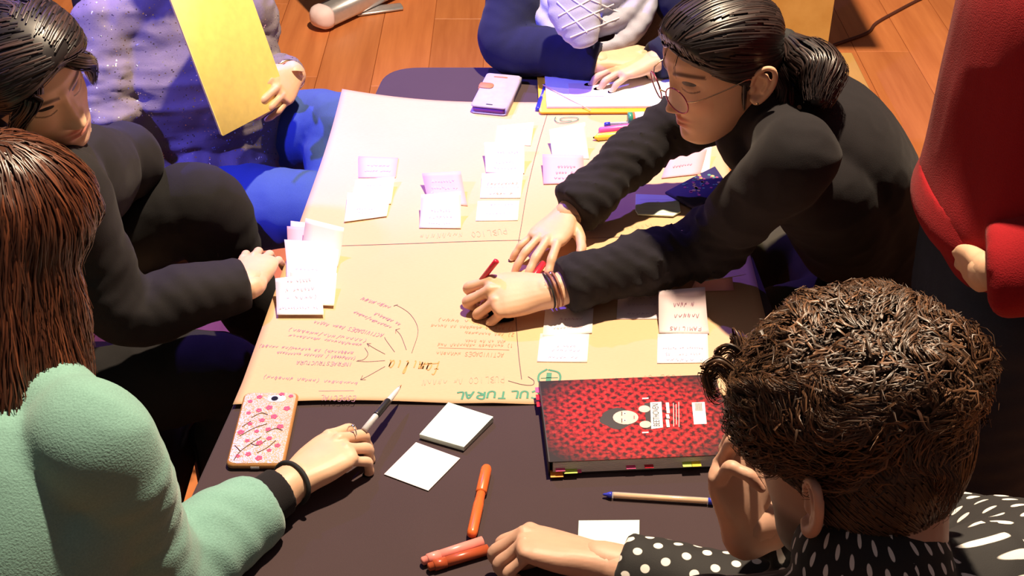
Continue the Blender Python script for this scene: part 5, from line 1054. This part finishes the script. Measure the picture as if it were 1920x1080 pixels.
# ---------------------------------------------------------------- woman in the glittery top holding a yellow folder
def build_sparkle_woman():
    SEAT[:] = [(-.70, 2.58, math.pi + .35, .22, .215, .45)]
    neck = PD(338, -30, 2.60); shR, shL = PD(200, 62, 2.60), PD(455, 28, 2.70); pel = A(-.655, 2.50, .57); elR = PD(212, 300, 2.60); wrR = A(-.66, 2.20, .66); wrL = PD(549, 140, 2.64); elL = A(-.57, 2.58, .72)
    pe = setup_empty('person', (-.68, 2.5, 0)); tag(pe, 'woman in a glittery grey top and blue jeans holding a yellow card folder', 'person')
    b = Buf(); torso_loft(b, pel, neck, shL, shR, (.185, .170, .180, .15), (.135, .130, .125, .09), low=.06, bow=A(.01, -.02, 0)); sleeve(b, neck, shR, elR, wrR, (.076, .072, .062, .048, .04), folds(31, .16, .042, .08, .40)); sleeve(b, neck, shL, elL, lerp(wrL, elL, .15), (.072, .066, .055, .045, .04), folds(32, .07, .05))
    b.add(*loft([(pel + A(.02, -.05, .02), .18, .12), (lerp(pel, PZ(470, 300, .62), .6) + A(0, 0, .0), .14, .09)], side=A(.3, .9, 0), nseg=30))
    part('glitter_top', b, M['sparkle'], pe, .006, 1, (.010, 9, 3, (1, 1, 2.6)))
    b = Buf(); hR, hL = A(-.72, 2.38, .55), A(-.62, 2.60, .56); kR = A(-.36, 2.25, .585); kL = A(-.378, 2.47, .675); aL = A(-.372, 2.33, .56)
    b.add(*loft([(pel - A(0, 0, .06), .18, .15), (pel + A(0, 0, .03), .18, .14)], side=A(1, .2, 0), nseg=30)); leg_loft(b, hR, kR, kR + A(.06, .0, -.44), (.098, .090, .070, .060, .05), folds(33, .03, .06)); leg_loft(b, hL, kL, aL, (.098, .090, .074, .064, .054), folds(34, .05, .035, .10, .40))
    part('jeans', b, M['denim'], pe, .006, 2, (.002, 16, 5))
    b = Buf(); foot(b, kR + A(.06, .0, -.44), (1, -.3)); part('boot', b, M['suede'], pe, .006, 2)
    b = Buf(); b.add(*loft([(aL + A(0, .02, .02), .050, .052), (aL + A(.0, -.05, -.05), .048, .050), (aL + A(.005, -.09, -.11), .045, .046), (aL + A(.06, -.10, -.17), .040, .034), (aL + A(.14, -.10, -.20), .034, .024)], nseg=20)); part('boot', b, M['suede'], pe, .005, 2)
    H = Head(neck + A(.03, .01, .17), A(.55, -.75, -.2), up3, 1.0); pieces = [H.build(neck)]
    b = Buf(); ends, fx = hand(b, wrL, PD(516, 178, 2.56) - wrL, A(.62, -.55, .55), -1, [(18, 40, 25), (22, 42, 28), (26, 44, 28), (30, 44, 28)], (7, 2, -3, -8), k=.92, fore=elL); pieces.append(hand_mesh(b, ends, fx[2], (.55, .22, .42)))
    b = Buf(); ends, _ = hand(b, wrR, A(.8, -.3, -.1), up3, 1, [(20, 30, 15)] * 4, k=.92, fore=elR); pieces.append(hand_mesh(b, ends, voxel=.003))
    core = Buf(); torso_core(core)
    for q in ((shL, elL, wrL), (shR, elR, wrR)): core.add(*tube(q, (.045, .036, .026), 14))
    core.add(*tube((hR, kR, kR + A(.06, 0, -.40)), (.06, .045, .035), 14)); core.add(*tube((hL, kL, aL), (.06, .045, .035), 14)); body_obj(pe, M['skin'], pieces, core)
    hr = Hair(); g = lambda p: p[:, 2] - 1.05 * p[:, 1] + .022; b = Buf(); V, F = H.cap(lambda p: np.full(len(p), .022), g); b.add(V, F)
    for sg in (1, -1): b.add(*loft([(H.w(sg * .066, -.01, .0), .025, .04), (H.w(sg * .078, .0, -.08), .026, .04), (H.w(sg * .08, .01, -.15), .02, .03)], side=H.l, nseg=18))
    V, F = remesh(b, .006, 3); hr.shell(V, F); hr.walk(V[RNG.choice(len(V), 700)], lambda p, t, n: (p - H.w(0, 0, .13)) * 4 - H.u, 12, .014, .002, .004, [(1, 1, 1), (2, 1.6, 1.4)]); hr.obj('hair_black', pe)
    X = nrm(wrL - elL); s_ = nrm(np.cross(X, A(.3, .8, .2))); t_ = np.cross(s_, X); p = wrL - X * .012; b = Buf(); b.add(*tube([p + (s_ * math.cos(a) * .030 + t_ * math.sin(a) * .026) for a in np.linspace(0, 2 * np.pi, 25)], .004, 8, 2)); b.add(*ellipsoid(p + nrm(A(.5, -.6, .5)) * .034, X * .013, nrm(np.cross(X, A(.5, -.6, .5))) * .013, nrm(A(.5, -.6, .5)) * .004, 16, 8)); b.obj('watch', M['gold'], pe)
build_sparkle_woman()
BL, BR, TL = PD(416, 256, 2.45), PD(541, 190, 2.60), PD(318, 0, 2.36); x, y, z = frame_from(BL, BR, TL); hx, hy = np.linalg.norm(BR - BL) / 2, .158; c = BL + x * hx + y * hy
cf = setup_empty('card_folder', c); tag(cf, 'tall yellow card folder held upright before the glittery top', 'folder')
b = Buf(); b.add(*slab(rrect(c, x, y, hx, hy, .004), .0012, z, .0003)); b.obj('front_sheet', M['yellow_card'], cf)
b = Buf(); b.add(*slab(rrect(c - z * .006 + x * .001, x, y, hx - .002, hy - .001, .004), .0012, z, .0003)); b.obj('back_sheet', M['yellow_card'], cf)
b = Buf(); b.add(*slab(rrect(c - z * .0042, x, y, hx - .004, hy - .004, .002), .0034, z, .0003)); b.obj('loose_sheets', M['note_blush'], cf)

# ---------------------------------------------------------------- scarf wearer at the far end
def build_scarf_woman():
    SEAT[:] = [(.19, 3.10, math.pi, .22, .215, .45)]
    neck = PD(1108, -95, 2.85); shR, shL = PD(975, -45, 2.84), A(.335, 2.755, .925); pel = A(.19, 3.08, .55); elR = PZ(948, 82, .800); wrR = PZ(1128, 118, .788); elL = A(.42, 2.62, .80); wrL = A(.30, 2.545, .79)
    pe = setup_empty('person', (.2, 3.1, 0)); tag(pe, 'person in a navy sweater and pale checked scarf writing at the far table end', 'person')
    b = Buf(); torso_loft(b, pel, neck, shL, shR, (.18, .17, .175, .15), (.13, .12, .12, .09), bow=A(0, -.03, .02)); sleeve(b, neck, shR, elR, lerp(wrR, elR, .03), (.074, .068, .056, .048, .040), folds(41, .05, .06)); sleeve(b, neck, shL, elL, wrL, (.074, .068, .056, .048, .040), folds(42, .05, .06)); part('sweater', b, M['navy'], pe, .006, 2, (.003, 10, 6))
    b = Buf(); hp = [A(.10, 3.05, .52), A(.28, 3.05, .52)]; kn = [A(.09, 2.72, .56), A(.30, 2.72, .56)]; b.add(*loft([(pel - A(0, 0, .06), .17, .14), (pel + A(0, 0, .03), .17, .13)], side=A(1, 0, 0), nseg=30))
    for h, k_ in zip(hp, kn): leg_loft(b, h, k_, k_ + A(0, .05, -.46))
    part('trousers', b, M['black_jeans'], pe, .009, 2)
    for k_ in kn: b = Buf(); foot(b, k_ + A(0, .05, -.46), (0, -1)); part('shoe', b, M['dark_plastic'], pe, .006, 2)
    H = Head(neck + A(.02, -.05, .17), A(.15, -.92, -.4), up3, 1.0); pieces = [H.build(neck)]
    b = Buf(); ends, fx = hand(b, wrR, PZ(1190, 108, .795) - wrR, A(.1, -.2, 1), 1, [(25, 40, 25), (30, 45, 28), (36, 48, 28), (40, 48, 28)], (5, 1, -3, -8), [(.018, .026, -.012), (.048, .046, -.020), (.076, .044, -.028), (.098, .034, -.032)], .98, elR); pieces.append(hand_mesh(b, ends))
    b = Buf(); ends, _ = hand(b, wrL, A(-.8, -.3, -.05), up3, -1, [(20, 30, 15)] * 4, k=.95, fore=elL); pieces.append(hand_mesh(b, ends, voxel=.003))
    core = Buf(); torso_core(core)
    for q in ((shL, elL, wrL), (shR, elR, wrR)): core.add(*tube(q, (.045, .036, .026), 14))
    for h, k_ in zip(hp, kn): core.add(*tube((h, k_, k_ + A(0, .05, -.41)), (.06, .045, .035), 14))
    body_obj(pe, M['skin_pale'], pieces, core)
    # scarf: looped folds round the neck and hanging on the chest
    mid = lerp(shL, shR, .5); b = Buf(); fw = nrm(A(-.02, -.85, -.35)); sc0 = neck + A(0, -.02, .0)
    for k_ in range(4):
        a_ = .085 + .016 * k_; P = [sc0 + A(math.cos(t) * a_ * 1.05, math.sin(t) * a_ * .9, 0) + A(0, 0, -.018 * k_) + (A(0, -.035, -.075) * (.4 + .32 * k_) * max(0, -math.sin(t))) for t in np.linspace(0, 2 * np.pi, 25)[:-1]]; P.append(P[0]); b.add(*loft([(p, .026, .017) for p in P], nseg=14, sub=3, disp=folds(50 + k_, .16, .06)))
    e0 = PD(1078, 20, 2.66); b.add(*loft([(e0 + A(0, .03, .05), .05, .02), (e0, .055, .022), (PD(1090, 58, 2.66), .045, .02), (PD(1096, 78, 2.66), .03, .014)], side=A(1, 0, 0), nseg=24, sub=6, disp=folds(55, .14, .05)))
    V, F = remesh(b, .005, 1); sc = mesh_obj('scarf', V, F, M['scarf'], pe); bv = BVHTree.FromPolygons(V.tolist(), F); b = Buf()
    for (q0, q1) in (((1045, 4), (1100, 60)), ((1060, -10), (1135, 40)), ((1055, 52), (1150, 8)), ((1070, 70), (1160, 34)), ((1085, -10), (1158, 22)), ((1048, 30), (1128, -12))):
        P = []
        for t in np.linspace(0, 1, 16):
            d = ray(q0[0] + (q1[0] - q0[0]) * t, q0[1] + (q1[1] - q0[1]) * t); h = bv.ray_cast(Vector(CAM), Vector(nrm(d)))
            if h[0] is not None: P.append(np.array(h[0]) + np.array(h[1]) * .0006)
        if len(P) > 3: b.add(*tube(P, .0016, 5, 1))
    if b.n: b.obj('white_check_line', M['scarf_line'], sc)
    hr = Hair(); g = lambda p: p[:, 2] - 1.05 * p[:, 1] + .022; b = Buf(); V, F = H.cap(lambda p: np.full(len(p), .022), g); b.add(V, F)
    for sg, ln in ((1, 1.0), (-1, .55)): b.add(*loft([(H.w(sg * .068, -.01, .0), .028, .045), (H.w(sg * .095, .02, -.12 * ln), .036, .042), (H.w(sg * .115, .055, -.24 * ln), .036, .036), (H.w(sg * .125, .075, -.32 * ln), .020, .02)], side=H.l, nseg=18))
    V, F = remesh(b, .006, 3); hr.shell(V, F, (.55, .5, .48)); hr.walk(V[RNG.choice(len(V), 1500)], lambda p, t, n: (p - H.w(0, 0, .13)) * 3 - H.u + A(*RNG.normal(0, .1, 3)), 13, .016, .003, .004, [(.35, .35, .35), (.6, .55, .5), (.9, .8, .7)], lift=.006); hr.obj('hair_brown', pe)
build_scarf_woman()
pen('ballpoint_pen', (1184, 127), (1222, 137), .034, .016, [('barrel', [(-.6, .004), (.75, .004), (.93, .0025), (1, .0007)], 'dark_plastic')], 'dark pen in the writing hand above the white papers')

# ---------------------------------------------------------------- standing person in red
def build_red_person():
    SEAT[:] = []
    pel = A(.735, 1.60, .95); neck = A(.755, 1.60, 1.50); shL, shR = A(.765, 1.405, 1.42), A(.765, 1.80, 1.42); elL = A(.925, 1.33, 1.13); wrL = PD(1852, 508, 1.715); elR = A(.90, 1.88, 1.14); wrR = A(.84, 1.88, .92)
    pe = setup_empty('person', (.76, 1.62, 0)); tag(pe, 'person standing in a red wool sweater and dark jeans with a hand in the pocket', 'person')
    b = Buf(); torso_loft(b, A(.735, 1.60, 1.08), neck, shL, shR, (.185, .185, .195, .17), (.135, .135, .135, .10), low=.06, bow=A(-.012, 0, 0)); sleeve(b, neck, shL, elL, lerp(wrL, elL, .03), (.080, .076, .068, .062, .056), folds(61, .06, .07, .1, .7)); sleeve(b, neck, shR, elR, wrR, (.080, .076, .066, .058, .048), folds(62, .05, .08))
    part('sweater', b, M['red'], pe, .006, 7, (.013, 5, 21, (1, 1, .5)))
    b = Buf(); b.add(*loft([(A(.735, 1.60, .972), .190, .142), (A(.735, 1.60, 1.000), .204, .156), (A(.735, 1.60, 1.04), .196, .148)], side=A(0, 1, 0), nseg=60, sub=4, cap=('flat', 'flat'), disp=lambda l, th: 1 + .012 * np.sin(th * 30))); o = part('ribbed_hem', b, M['red'], pe, .005, 1)
    b = Buf(); hL, hR = A(.725, 1.515, .90), A(.735, 1.69, .90); kL, kR = A(.765, 1.555, .50), A(.80, 1.73, .50); b.add(*loft([(A(.735, 1.60, .84), .175, .125), (A(.735, 1.60, .95), .180, .130), (A(.735, 1.60, 1.04), .170, .122)], side=A(0, 1, 0), nseg=36)); leg_loft(b, hL, kL, A(.80, 1.575, .08), (.105, .096, .078, .070, .066), folds(63, .04, .10)); leg_loft(b, hR, kR, A(.83, 1.75, .08), (.105, .096, .078, .070, .066), folds(64, .04, .10))
    part('jeans', b, M['denim_dark'], pe, .007, 2, (.002, 12, 5))
    for a_ in (A(.80, 1.575, .08), A(.83, 1.75, .08)): b = Buf(); foot(b, a_, (-1, 0)); part('shoe', b, M['dark_plastic'], pe, .006, 2)
    H = Head(A(.735, 1.60, 1.68), A(-.95, 0, -.25), up3, 1.03); pieces = [H.build(neck, neck_r=.058)]
    b = Buf(); ends, _ = hand(b, wrL, PD(1772, 500, 1.86) - wrL, A(-.35, -.85, .3), -1, [(25, 45, 25)] * 4, thumb=[(.016, .012, -.006), (.03, .014, -.008), (.045, .014, -.01), (.06, .012, -.01)], k=.88, fore=elL); pieces.append(hand_mesh(b, ends, voxel=.0028))
    b = Buf(); ends, _ = hand(b, wrR, A(-.3, -.1, -.9), A(-.3, .9, 0), 1, [(15, 20, 10)] * 4, k=1.0, fore=elR); pieces.append(hand_mesh(b, ends, voxel=.003))
    core = Buf(); torso_core(core)
    for q in ((shL, elL, wrL), (shR, elR, wrR)): core.add(*tube(q, (.05, .04, .028), 14))
    core.add(*tube((hL, kL, A(.80, 1.575, .1)), (.07, .05, .04), 14)); core.add(*tube((hR, kR, A(.83, 1.75, .1)), (.07, .05, .04), 14)); body_obj(pe, M['skin_pale'], pieces, core)
    hr = Hair(); g = lambda p: p[:, 2] - 1.05 * p[:, 1] + .030; V, F = H.cap(lambda p: np.full(len(p), .018), g); hr.shell(V, F); hr.walk(V[RNG.choice(np.where(g(H.L(V)) > .006)[0], 500)], lambda p, t, n: (p - H.w(0, .06, .11)) * 3 - H.u * .3, 8, .012, .002, .004, [(1, 1, 1), (2, 1.6, 1.4)]); hr.obj('hair_black', pe)
build_red_person()

# ---------------------------------------------------------------- curly-haired man in polka dots
def uvloft(ctrl, side, nseg, sub, disp=None):
    V, F = loft(ctrl, side=side, nseg=nseg, sub=sub, disp=disp); return V, F
def build_polka_man():
    SEAT[:] = [(.47, .60, .2, .22, .215, .45)]
    neck = A(.335, .805, 1.060); shL, shR = A(.185, .790, 1.010), A(.520, .885, 1.010); elL = A(.335, 1.035, .792); wrL = PZ(1118, 1052, .792); elR = A(.47, 1.20, .79); wrR = PD(1395, 985, 1.42); pel = A(.47, .62, .53)
    pe = setup_empty('person', (.48, .65, 0)); tag(pe, 'man with curly brown hair in a black polka-dot shirt resting his chin on a hand', 'person')
    parts_ = []
    b = Buf(); torso_loft(b, pel, neck, shL, shR, (.18, .175, .185, .165), (.13, .125, .125, .10), bow=A(.0, -.04, .03)); sleeve(b, neck, shL, elL, lerp(wrL, elL, .14), (.078, .070, .058, .048, .041), folds(71, .05, .06)); sleeve(b, neck, shR, elR, lerp(wrR, elR, .18), (.078, .070, .058, .048, .041), folds(72, .05, .06))
    b.add(*loft([(neck + A(0, 0, -.03), .088, .083), (neck + A(-.006, .012, .020), .075, .072), (neck + A(-.012, .022, .045), .071, .068)], side=nrm(shL - shR), nseg=28))
    V, F = remesh(b, .006, 2); V = fit(wrinkle(V, F, .004, 12, 7)); sh = mesh_obj('shirt', V, F, M['polka'], pe)
    # unwrapped along arms and torso so that the printed dots keep their size
    N = normals(V, F); segs = [(shL, elL), (elL, wrL), (shR, elR), (elR, wrR), (pel, neck)]; best = np.full(len(V), 9.0); uv = np.zeros((len(V), 2))
    for i, (p, q) in enumerate(segs):
        ax = nrm(q - p); s_ = (V - p) @ ax; L_ = np.linalg.norm(q - p); sc_ = np.clip(s_, 0, L_); rad = V - p - np.outer(sc_, ax); d = np.linalg.norm(rad, axis=1) * (1.0 if i < 4 else .62); e1 = nrm(np.cross(ax, A(.3, .5, .8))); e2 = np.cross(ax, e1); an = np.arctan2(rad @ e2, rad @ e1); m = d < best; best[m] = d[m]; uv[m, 0] = s_[m] + i * .37; uv[m, 1] = an[m] * (.05 if i < 4 else .15)
    Q = np.array([l.vertex_index for l in sh.data.loops]); ul = sh.data.uv_layers.new(name='uv'); U = uv[Q]
    st = np.array([p.loop_start for p in sh.data.polygons]); tt = np.array([p.loop_total for p in sh.data.polygons])
    for a_, n_ in zip(st, tt):
        blk = U[a_:a_ + n_]
        if np.ptp(blk[:, 0]) > .08 or np.ptp(blk[:, 1]) > .08: U[a_:a_ + n_] = 0
    ul.data.foreach_set('uv', U.ravel().astype(np.float32))
    b = Buf(); hp = [A(.36, .66, .50), A(.56, .66, .50)]; kn = [A(.26, 1.02, .54), A(.535, .99, .54)]; b.add(*loft([(pel - A(0, 0, .06), .17, .14), (pel + A(0, 0, .04), .17, .13)], side=A(1, 0, 0), nseg=30))
    for h, k_ in zip(hp, kn): leg_loft(b, h, k_, k_ + A(0, .02, -.44))
    part('trousers', b, M['black_jeans'], pe, .009, 2)
    for k_ in kn: b = Buf(); foot(b, k_ + A(0, .02, -.44), (-.2, 1)); part('shoe', b, M['dark_plastic'], pe, .006, 2)
    H = Head(PD(1606, 850, 1.19), A(-.60, .74, -.28), A(-.10, .16, 1), 1.06); pieces = [H.build(neck, 1.1, .8, .060, beard=.8, lash=True)]
    b = Buf(); kd = PZ(985, 1010, .805); ends, fx = hand(b, wrL, kd - wrL, A(.1, .35, .93), -1, [(45, 70, 40), (52, 78, 45), (58, 80, 45), (60, 78, 45)], (5, 1, -3, -7), [(.020, .026, -.014), (.050, .040, -.026), (.076, .032, -.040), (.096, .018, -.048)], 1.06, elL); pieces.append(hand_mesh(b, ends))
    b = Buf(); ends, _ = hand(b, wrR, PD(1350, 880, 1.40) - wrR + A(0, 0, .035), A(-.75, .55, .2), 1, [(22, 62, 35), (30, 66, 40), (38, 70, 40), (42, 70, 40)], (9, 2, -4, -10), None, 1.04, elR); pieces.append(hand_mesh(b, ends))
    core = Buf(); torso_core(core)
    for q in ((shL, elL, wrL), (shR, elR, wrR)): core.add(*tube(q, (.05, .04, .028), 14))
    for h, k_ in zip(hp, kn): core.add(*tube((h, k_, k_ + A(0, .02, -.40)), (.06, .045, .035), 14))
    body_obj(pe, M['skin_man'], pieces, core)
    # hair: short dark sides, curly top
    hr = Hair(); g = lambda p: p[:, 2] - 1.0 * p[:, 1] + .034 + .022 * smooth01((-.01 - p[:, 1]) / .03) - .25 * np.clip(p[:, 1] - .05, 0, 1) - .028 * np.exp(-((p[:, 1] + .005) / .03) ** 2) * (np.abs(p[:, 0]) > .05)
    top = lambda p: smooth01((p[:, 2] - .018 + .25 * p[:, 1]) / .045)
    V, F = H.cap(lambda p: .006 + (.026 * top(p) + .006 * vnoise(p * 60, 3) * top(p)) * (1 - .65 * smooth01((p[:, 1] - .02) / .05)), g, .012, .003); hr.shell(V, F, (.8, .75, .7)); Lc = H.L(V); gg = g(Lc); tp = top(Lc)
    s1 = np.where((gg > .004) & (tp < .4))[0]; hr.walk(V[RNG.choice(s1, 1500)], lambda p, t, n: -H.u * .8 - H.f * .7, 4, .005, .0015, .0018, [(.8, .75, .7), (.9, .8, .75)])
    s2 = np.where((gg > .0) & (tp > .35))[0]; crown = H.w(0, -.06, .10)
    cols = [(1, 1, 1), (.6, .55, .5), (1.6, 1.45, 1.3), (2.6, 2.3, 2.0), (.9, .7, .6)]
    def fl(p, t, n):
        q = vnoise(np.array([p * 28]), 5)[0]; r_ = vnoise(np.array([p * 28 + 9]), 6)[0]
        return (p - crown) * 5 + H.f * .35 + np.cross(n, H.f) * q * 1.5 + H.l * r_ * .9
    hr.walk(V[RNG.choice(s2, 800)], lambda p, t, n: A(*RNG.normal(0, 1, 3)), 9, .0068, .006, .0022, cols, lift=.008, curl=.006)
    hr.walk(V[RNG.choice(s2, 5200)], fl, 14, .0062, .005, .0015, cols, lift=.009, curl=.0045)
    fr = [H.w(x_, .068 + random.uniform(-.015, .01), .082 + random.uniform(-.02, .01)) for x_ in np.linspace(-.05, .07, 30)]
    for p in fr:
        o = H.f * .020 + H.l * random.uniform(-.02, .02); hr.free([p, p + o * .6 + H.u * .016, p + o * 1.15 + H.u * .006, p + o * .95 - H.u * .012, p + o * .55 - H.u * .006], None, (.006, .006, .005, .003), None, 16, .0016, cols, wave=.003)
    hr.obj('hair_curly', pe)
build_polka_man()
# ---------------------------------------------------------------- chairs and things behind
def chair(name, c, rz, label, mat, group=None, seat_z=.45, back=True, hx=.22, hy=.215):
    e = setup_empty(name, (c[0], c[1], 0)); tag(e, label, 'chair', group); ca, sa = math.cos(rz), math.sin(rz); X = A(ca, sa, 0); Y = A(-sa, ca, 0); C0 = A(c[0], c[1], 0)   # Y = where the sitter faces
    b = Buf(); b.add(*slab(rrect(C0 + up3 * (seat_z - .06), X, Y, hx, hy, .05), .06, up3, .018)); b.obj('seat', M[mat], e)
    if back:
        ctrl = []; b = Buf(); b.add(*loft([(C0 - Y * (hy + .03 * k) + up3 * (seat_z + .10 + .12 * k), .205, .020) for k in range(4)], side=X, nseg=24, sub=4, ex=3.5)); b.obj('backrest', M[mat], e)
    for sx in (-1, 1):
        for sy in (-1, 1):
            b = Buf(); b.add(*tube([C0 + X * sx * (hx - .03) + Y * sy * (hy - .03) + up3 * (seat_z - .05), C0 + X * sx * (hx - .005) + Y * sy * hy], .011, 10, 2, ('flat', 'flat'))); b.obj('leg', M['chrome'], e)
        if back: b = Buf(); b.add(*tube([C0 + X * sx * .17 - Y * (hy - .015) + up3 * (seat_z - .04), C0 + X * sx * .17 - Y * (hy + .01) + up3 * (seat_z + .14)], .010, 8, 2)); b.obj('back_support', M['chrome'], e)
    return e
chair('chair', (-.86, 1.76), -math.pi / 2, 'brown leather chair under the black-haired woman in the black shirt', 'leather', hx=.27, hy=.30)
chair('chair', (-.70, 2.58), math.pi + .35, 'dark chair with a tall back under the woman in the glittery top', 'dark_plastic')
chair('chair', (-.72, .93), -.45, 'dark chair under the woman in the teal sweater', 'dark_plastic')
chair('chair', (.82, 2.09), math.pi / 2, 'dark chair under the woman with glasses', 'dark_plastic', back=False)
chair('chair', (.19, 3.10), math.pi, 'dark chair under the scarf wearer', 'dark_plastic')
chair('chair', (.47, .60), .2, 'dark chair under the curly-haired man', 'dark_plastic')
# dark jacket lump over the seat edge behind the curly head
b = Buf(); q = A(.965, 2.09, .485); b.add(*loft([(q + A(.01, -.13, -.005), .04, .035), (q + A(.0, .0, .01), .055, .05), (q + A(.012, .12, -.005), .04, .035)], nseg=24, sub=6, disp=folds(81, .2, .07)))
V, F = remesh(b, .006, 1); V = wrinkle(V, F, .006, 22, 2); V[:, 2] = np.maximum(V[:, 2], .449); o = mesh_obj('jacket', V, F, M['olive']); tag(o, 'dark olive jacket bundled on the seat by the woman with glasses', 'jacket')
# black equipment case far left
b = Buf(); q = PZ(10, 40, .0); q = A(q[0] - .30, q[1] + .25, .23); b.add(*box(q, .34, .25, .22, None, .012)); cs = b.obj('equipment_case', M['black_box'], None, False); tag(cs, 'matt black equipment case standing on the floor behind', 'case')
for sx in (-1, 1):
    for sy in (-1, 1):
        b = Buf(); b.add(*rod(q + A(sx * .30, sy * .21, -.231), q + A(sx * .30, sy * .21, -.215), [(0, .022), (.9, .024), (1, .02)])); b.obj('rubber_foot', M['dark_plastic'], cs)
# roll-up banner base
p0, p1 = PZ(607, 30, .05), PZ(720, -22, .05); X = nrm(p1 - p0); p1 = p0 + X * .85
bn = setup_empty('banner_stand', lerp(p0, p1, .5) * A(1, 1, 0)); tag(bn, 'silver roll-up banner base with a swivel foot on the floor', 'banner stand')
Yb = A(-X[1], X[0], 0)
b = Buf(); b.add(*loft([(p0, .048, .040), (p1, .048, .040)], side=Yb, nseg=24, sub=2, cap=('flat', 'flat'), ex=3)); b.obj('cassette', M['alu'], bn)
b = Buf(); b.add(*loft([(p0 - X * .008, .050, .043), (p0 + X * .006, .050, .043)], side=Yb, nseg=24, sub=2, cap=('round', 'flat'), ex=3)); b.obj('end_cap', M['note_blush'], bn)
q0 = p0 + X * .17; q1 = PZ(752, 12, .008); b = Buf(); b.add(*loft([(q0 * A(1, 1, 0) + up3 * .008, .035, .0065), (q1, .028, .006)], side=Yb, nseg=16, sub=2, ex=4)); b.obj('swivel_foot', M['alu'], bn)
b = Buf(); b.add(*box(lerp(p0, p1, .5) + A(0, 0, .62) , .425, .002, .55, (X, Yb, up3))); b.obj('banner_sheet', M['black_box'], bn, False)
# plywood lectern with base
lt = setup_empty('lectern', (.98, 3.35, 0)); tag(lt, 'plywood lectern panel on a low wooden base behind the ponytail', 'lectern')
r0 = PZ(1598, 98, .10); bx0, bx1 = r0[0] - .52, r0[0]; by1 = r0[1]; by0 = by1 - .42
b = Buf(); b.add(*slab([A(bx0, by0, .0), A(bx1, by0, .0), A(bx1, by1, .0), A(bx0, by1, .0)], .10, bev=.004)); b.obj('base', M['plywood'], lt, False)
xe = PZ(1524, 60, .10)[0]; b = Buf(); b.add(*slab([A(bx0 + .01, by1 - .06, .098), A(xe, by1 - .06, .098), A(xe, by1 - .02, .098), A(bx0 + .01, by1 - .02, .098)], 1.0, bev=.003)); b.obj('panel', M['plywood'], lt, False)
b = Buf(); b.add(*box(A((bx0 + xe) / 2, by1 - .10, 1.10), (xe - bx0) / 2 + .03, .18, .012, None, .004)); b.obj('top', M['plywood'], lt, False)
P = [PZ(u, v, .006) for u, v in ((1600, 84), (1625, 62), (1642, 44), (1680, 22), (1730, -4), (1790, -30))]; P[0] = A(bx1 + .006, P[0][1], .006)
b = Buf(); b.add(*tube(P, .006, 8, 5)); o = b.obj('cable', M['cable']); tag(o, 'dark cable running over the floor from the plywood base', 'cable')
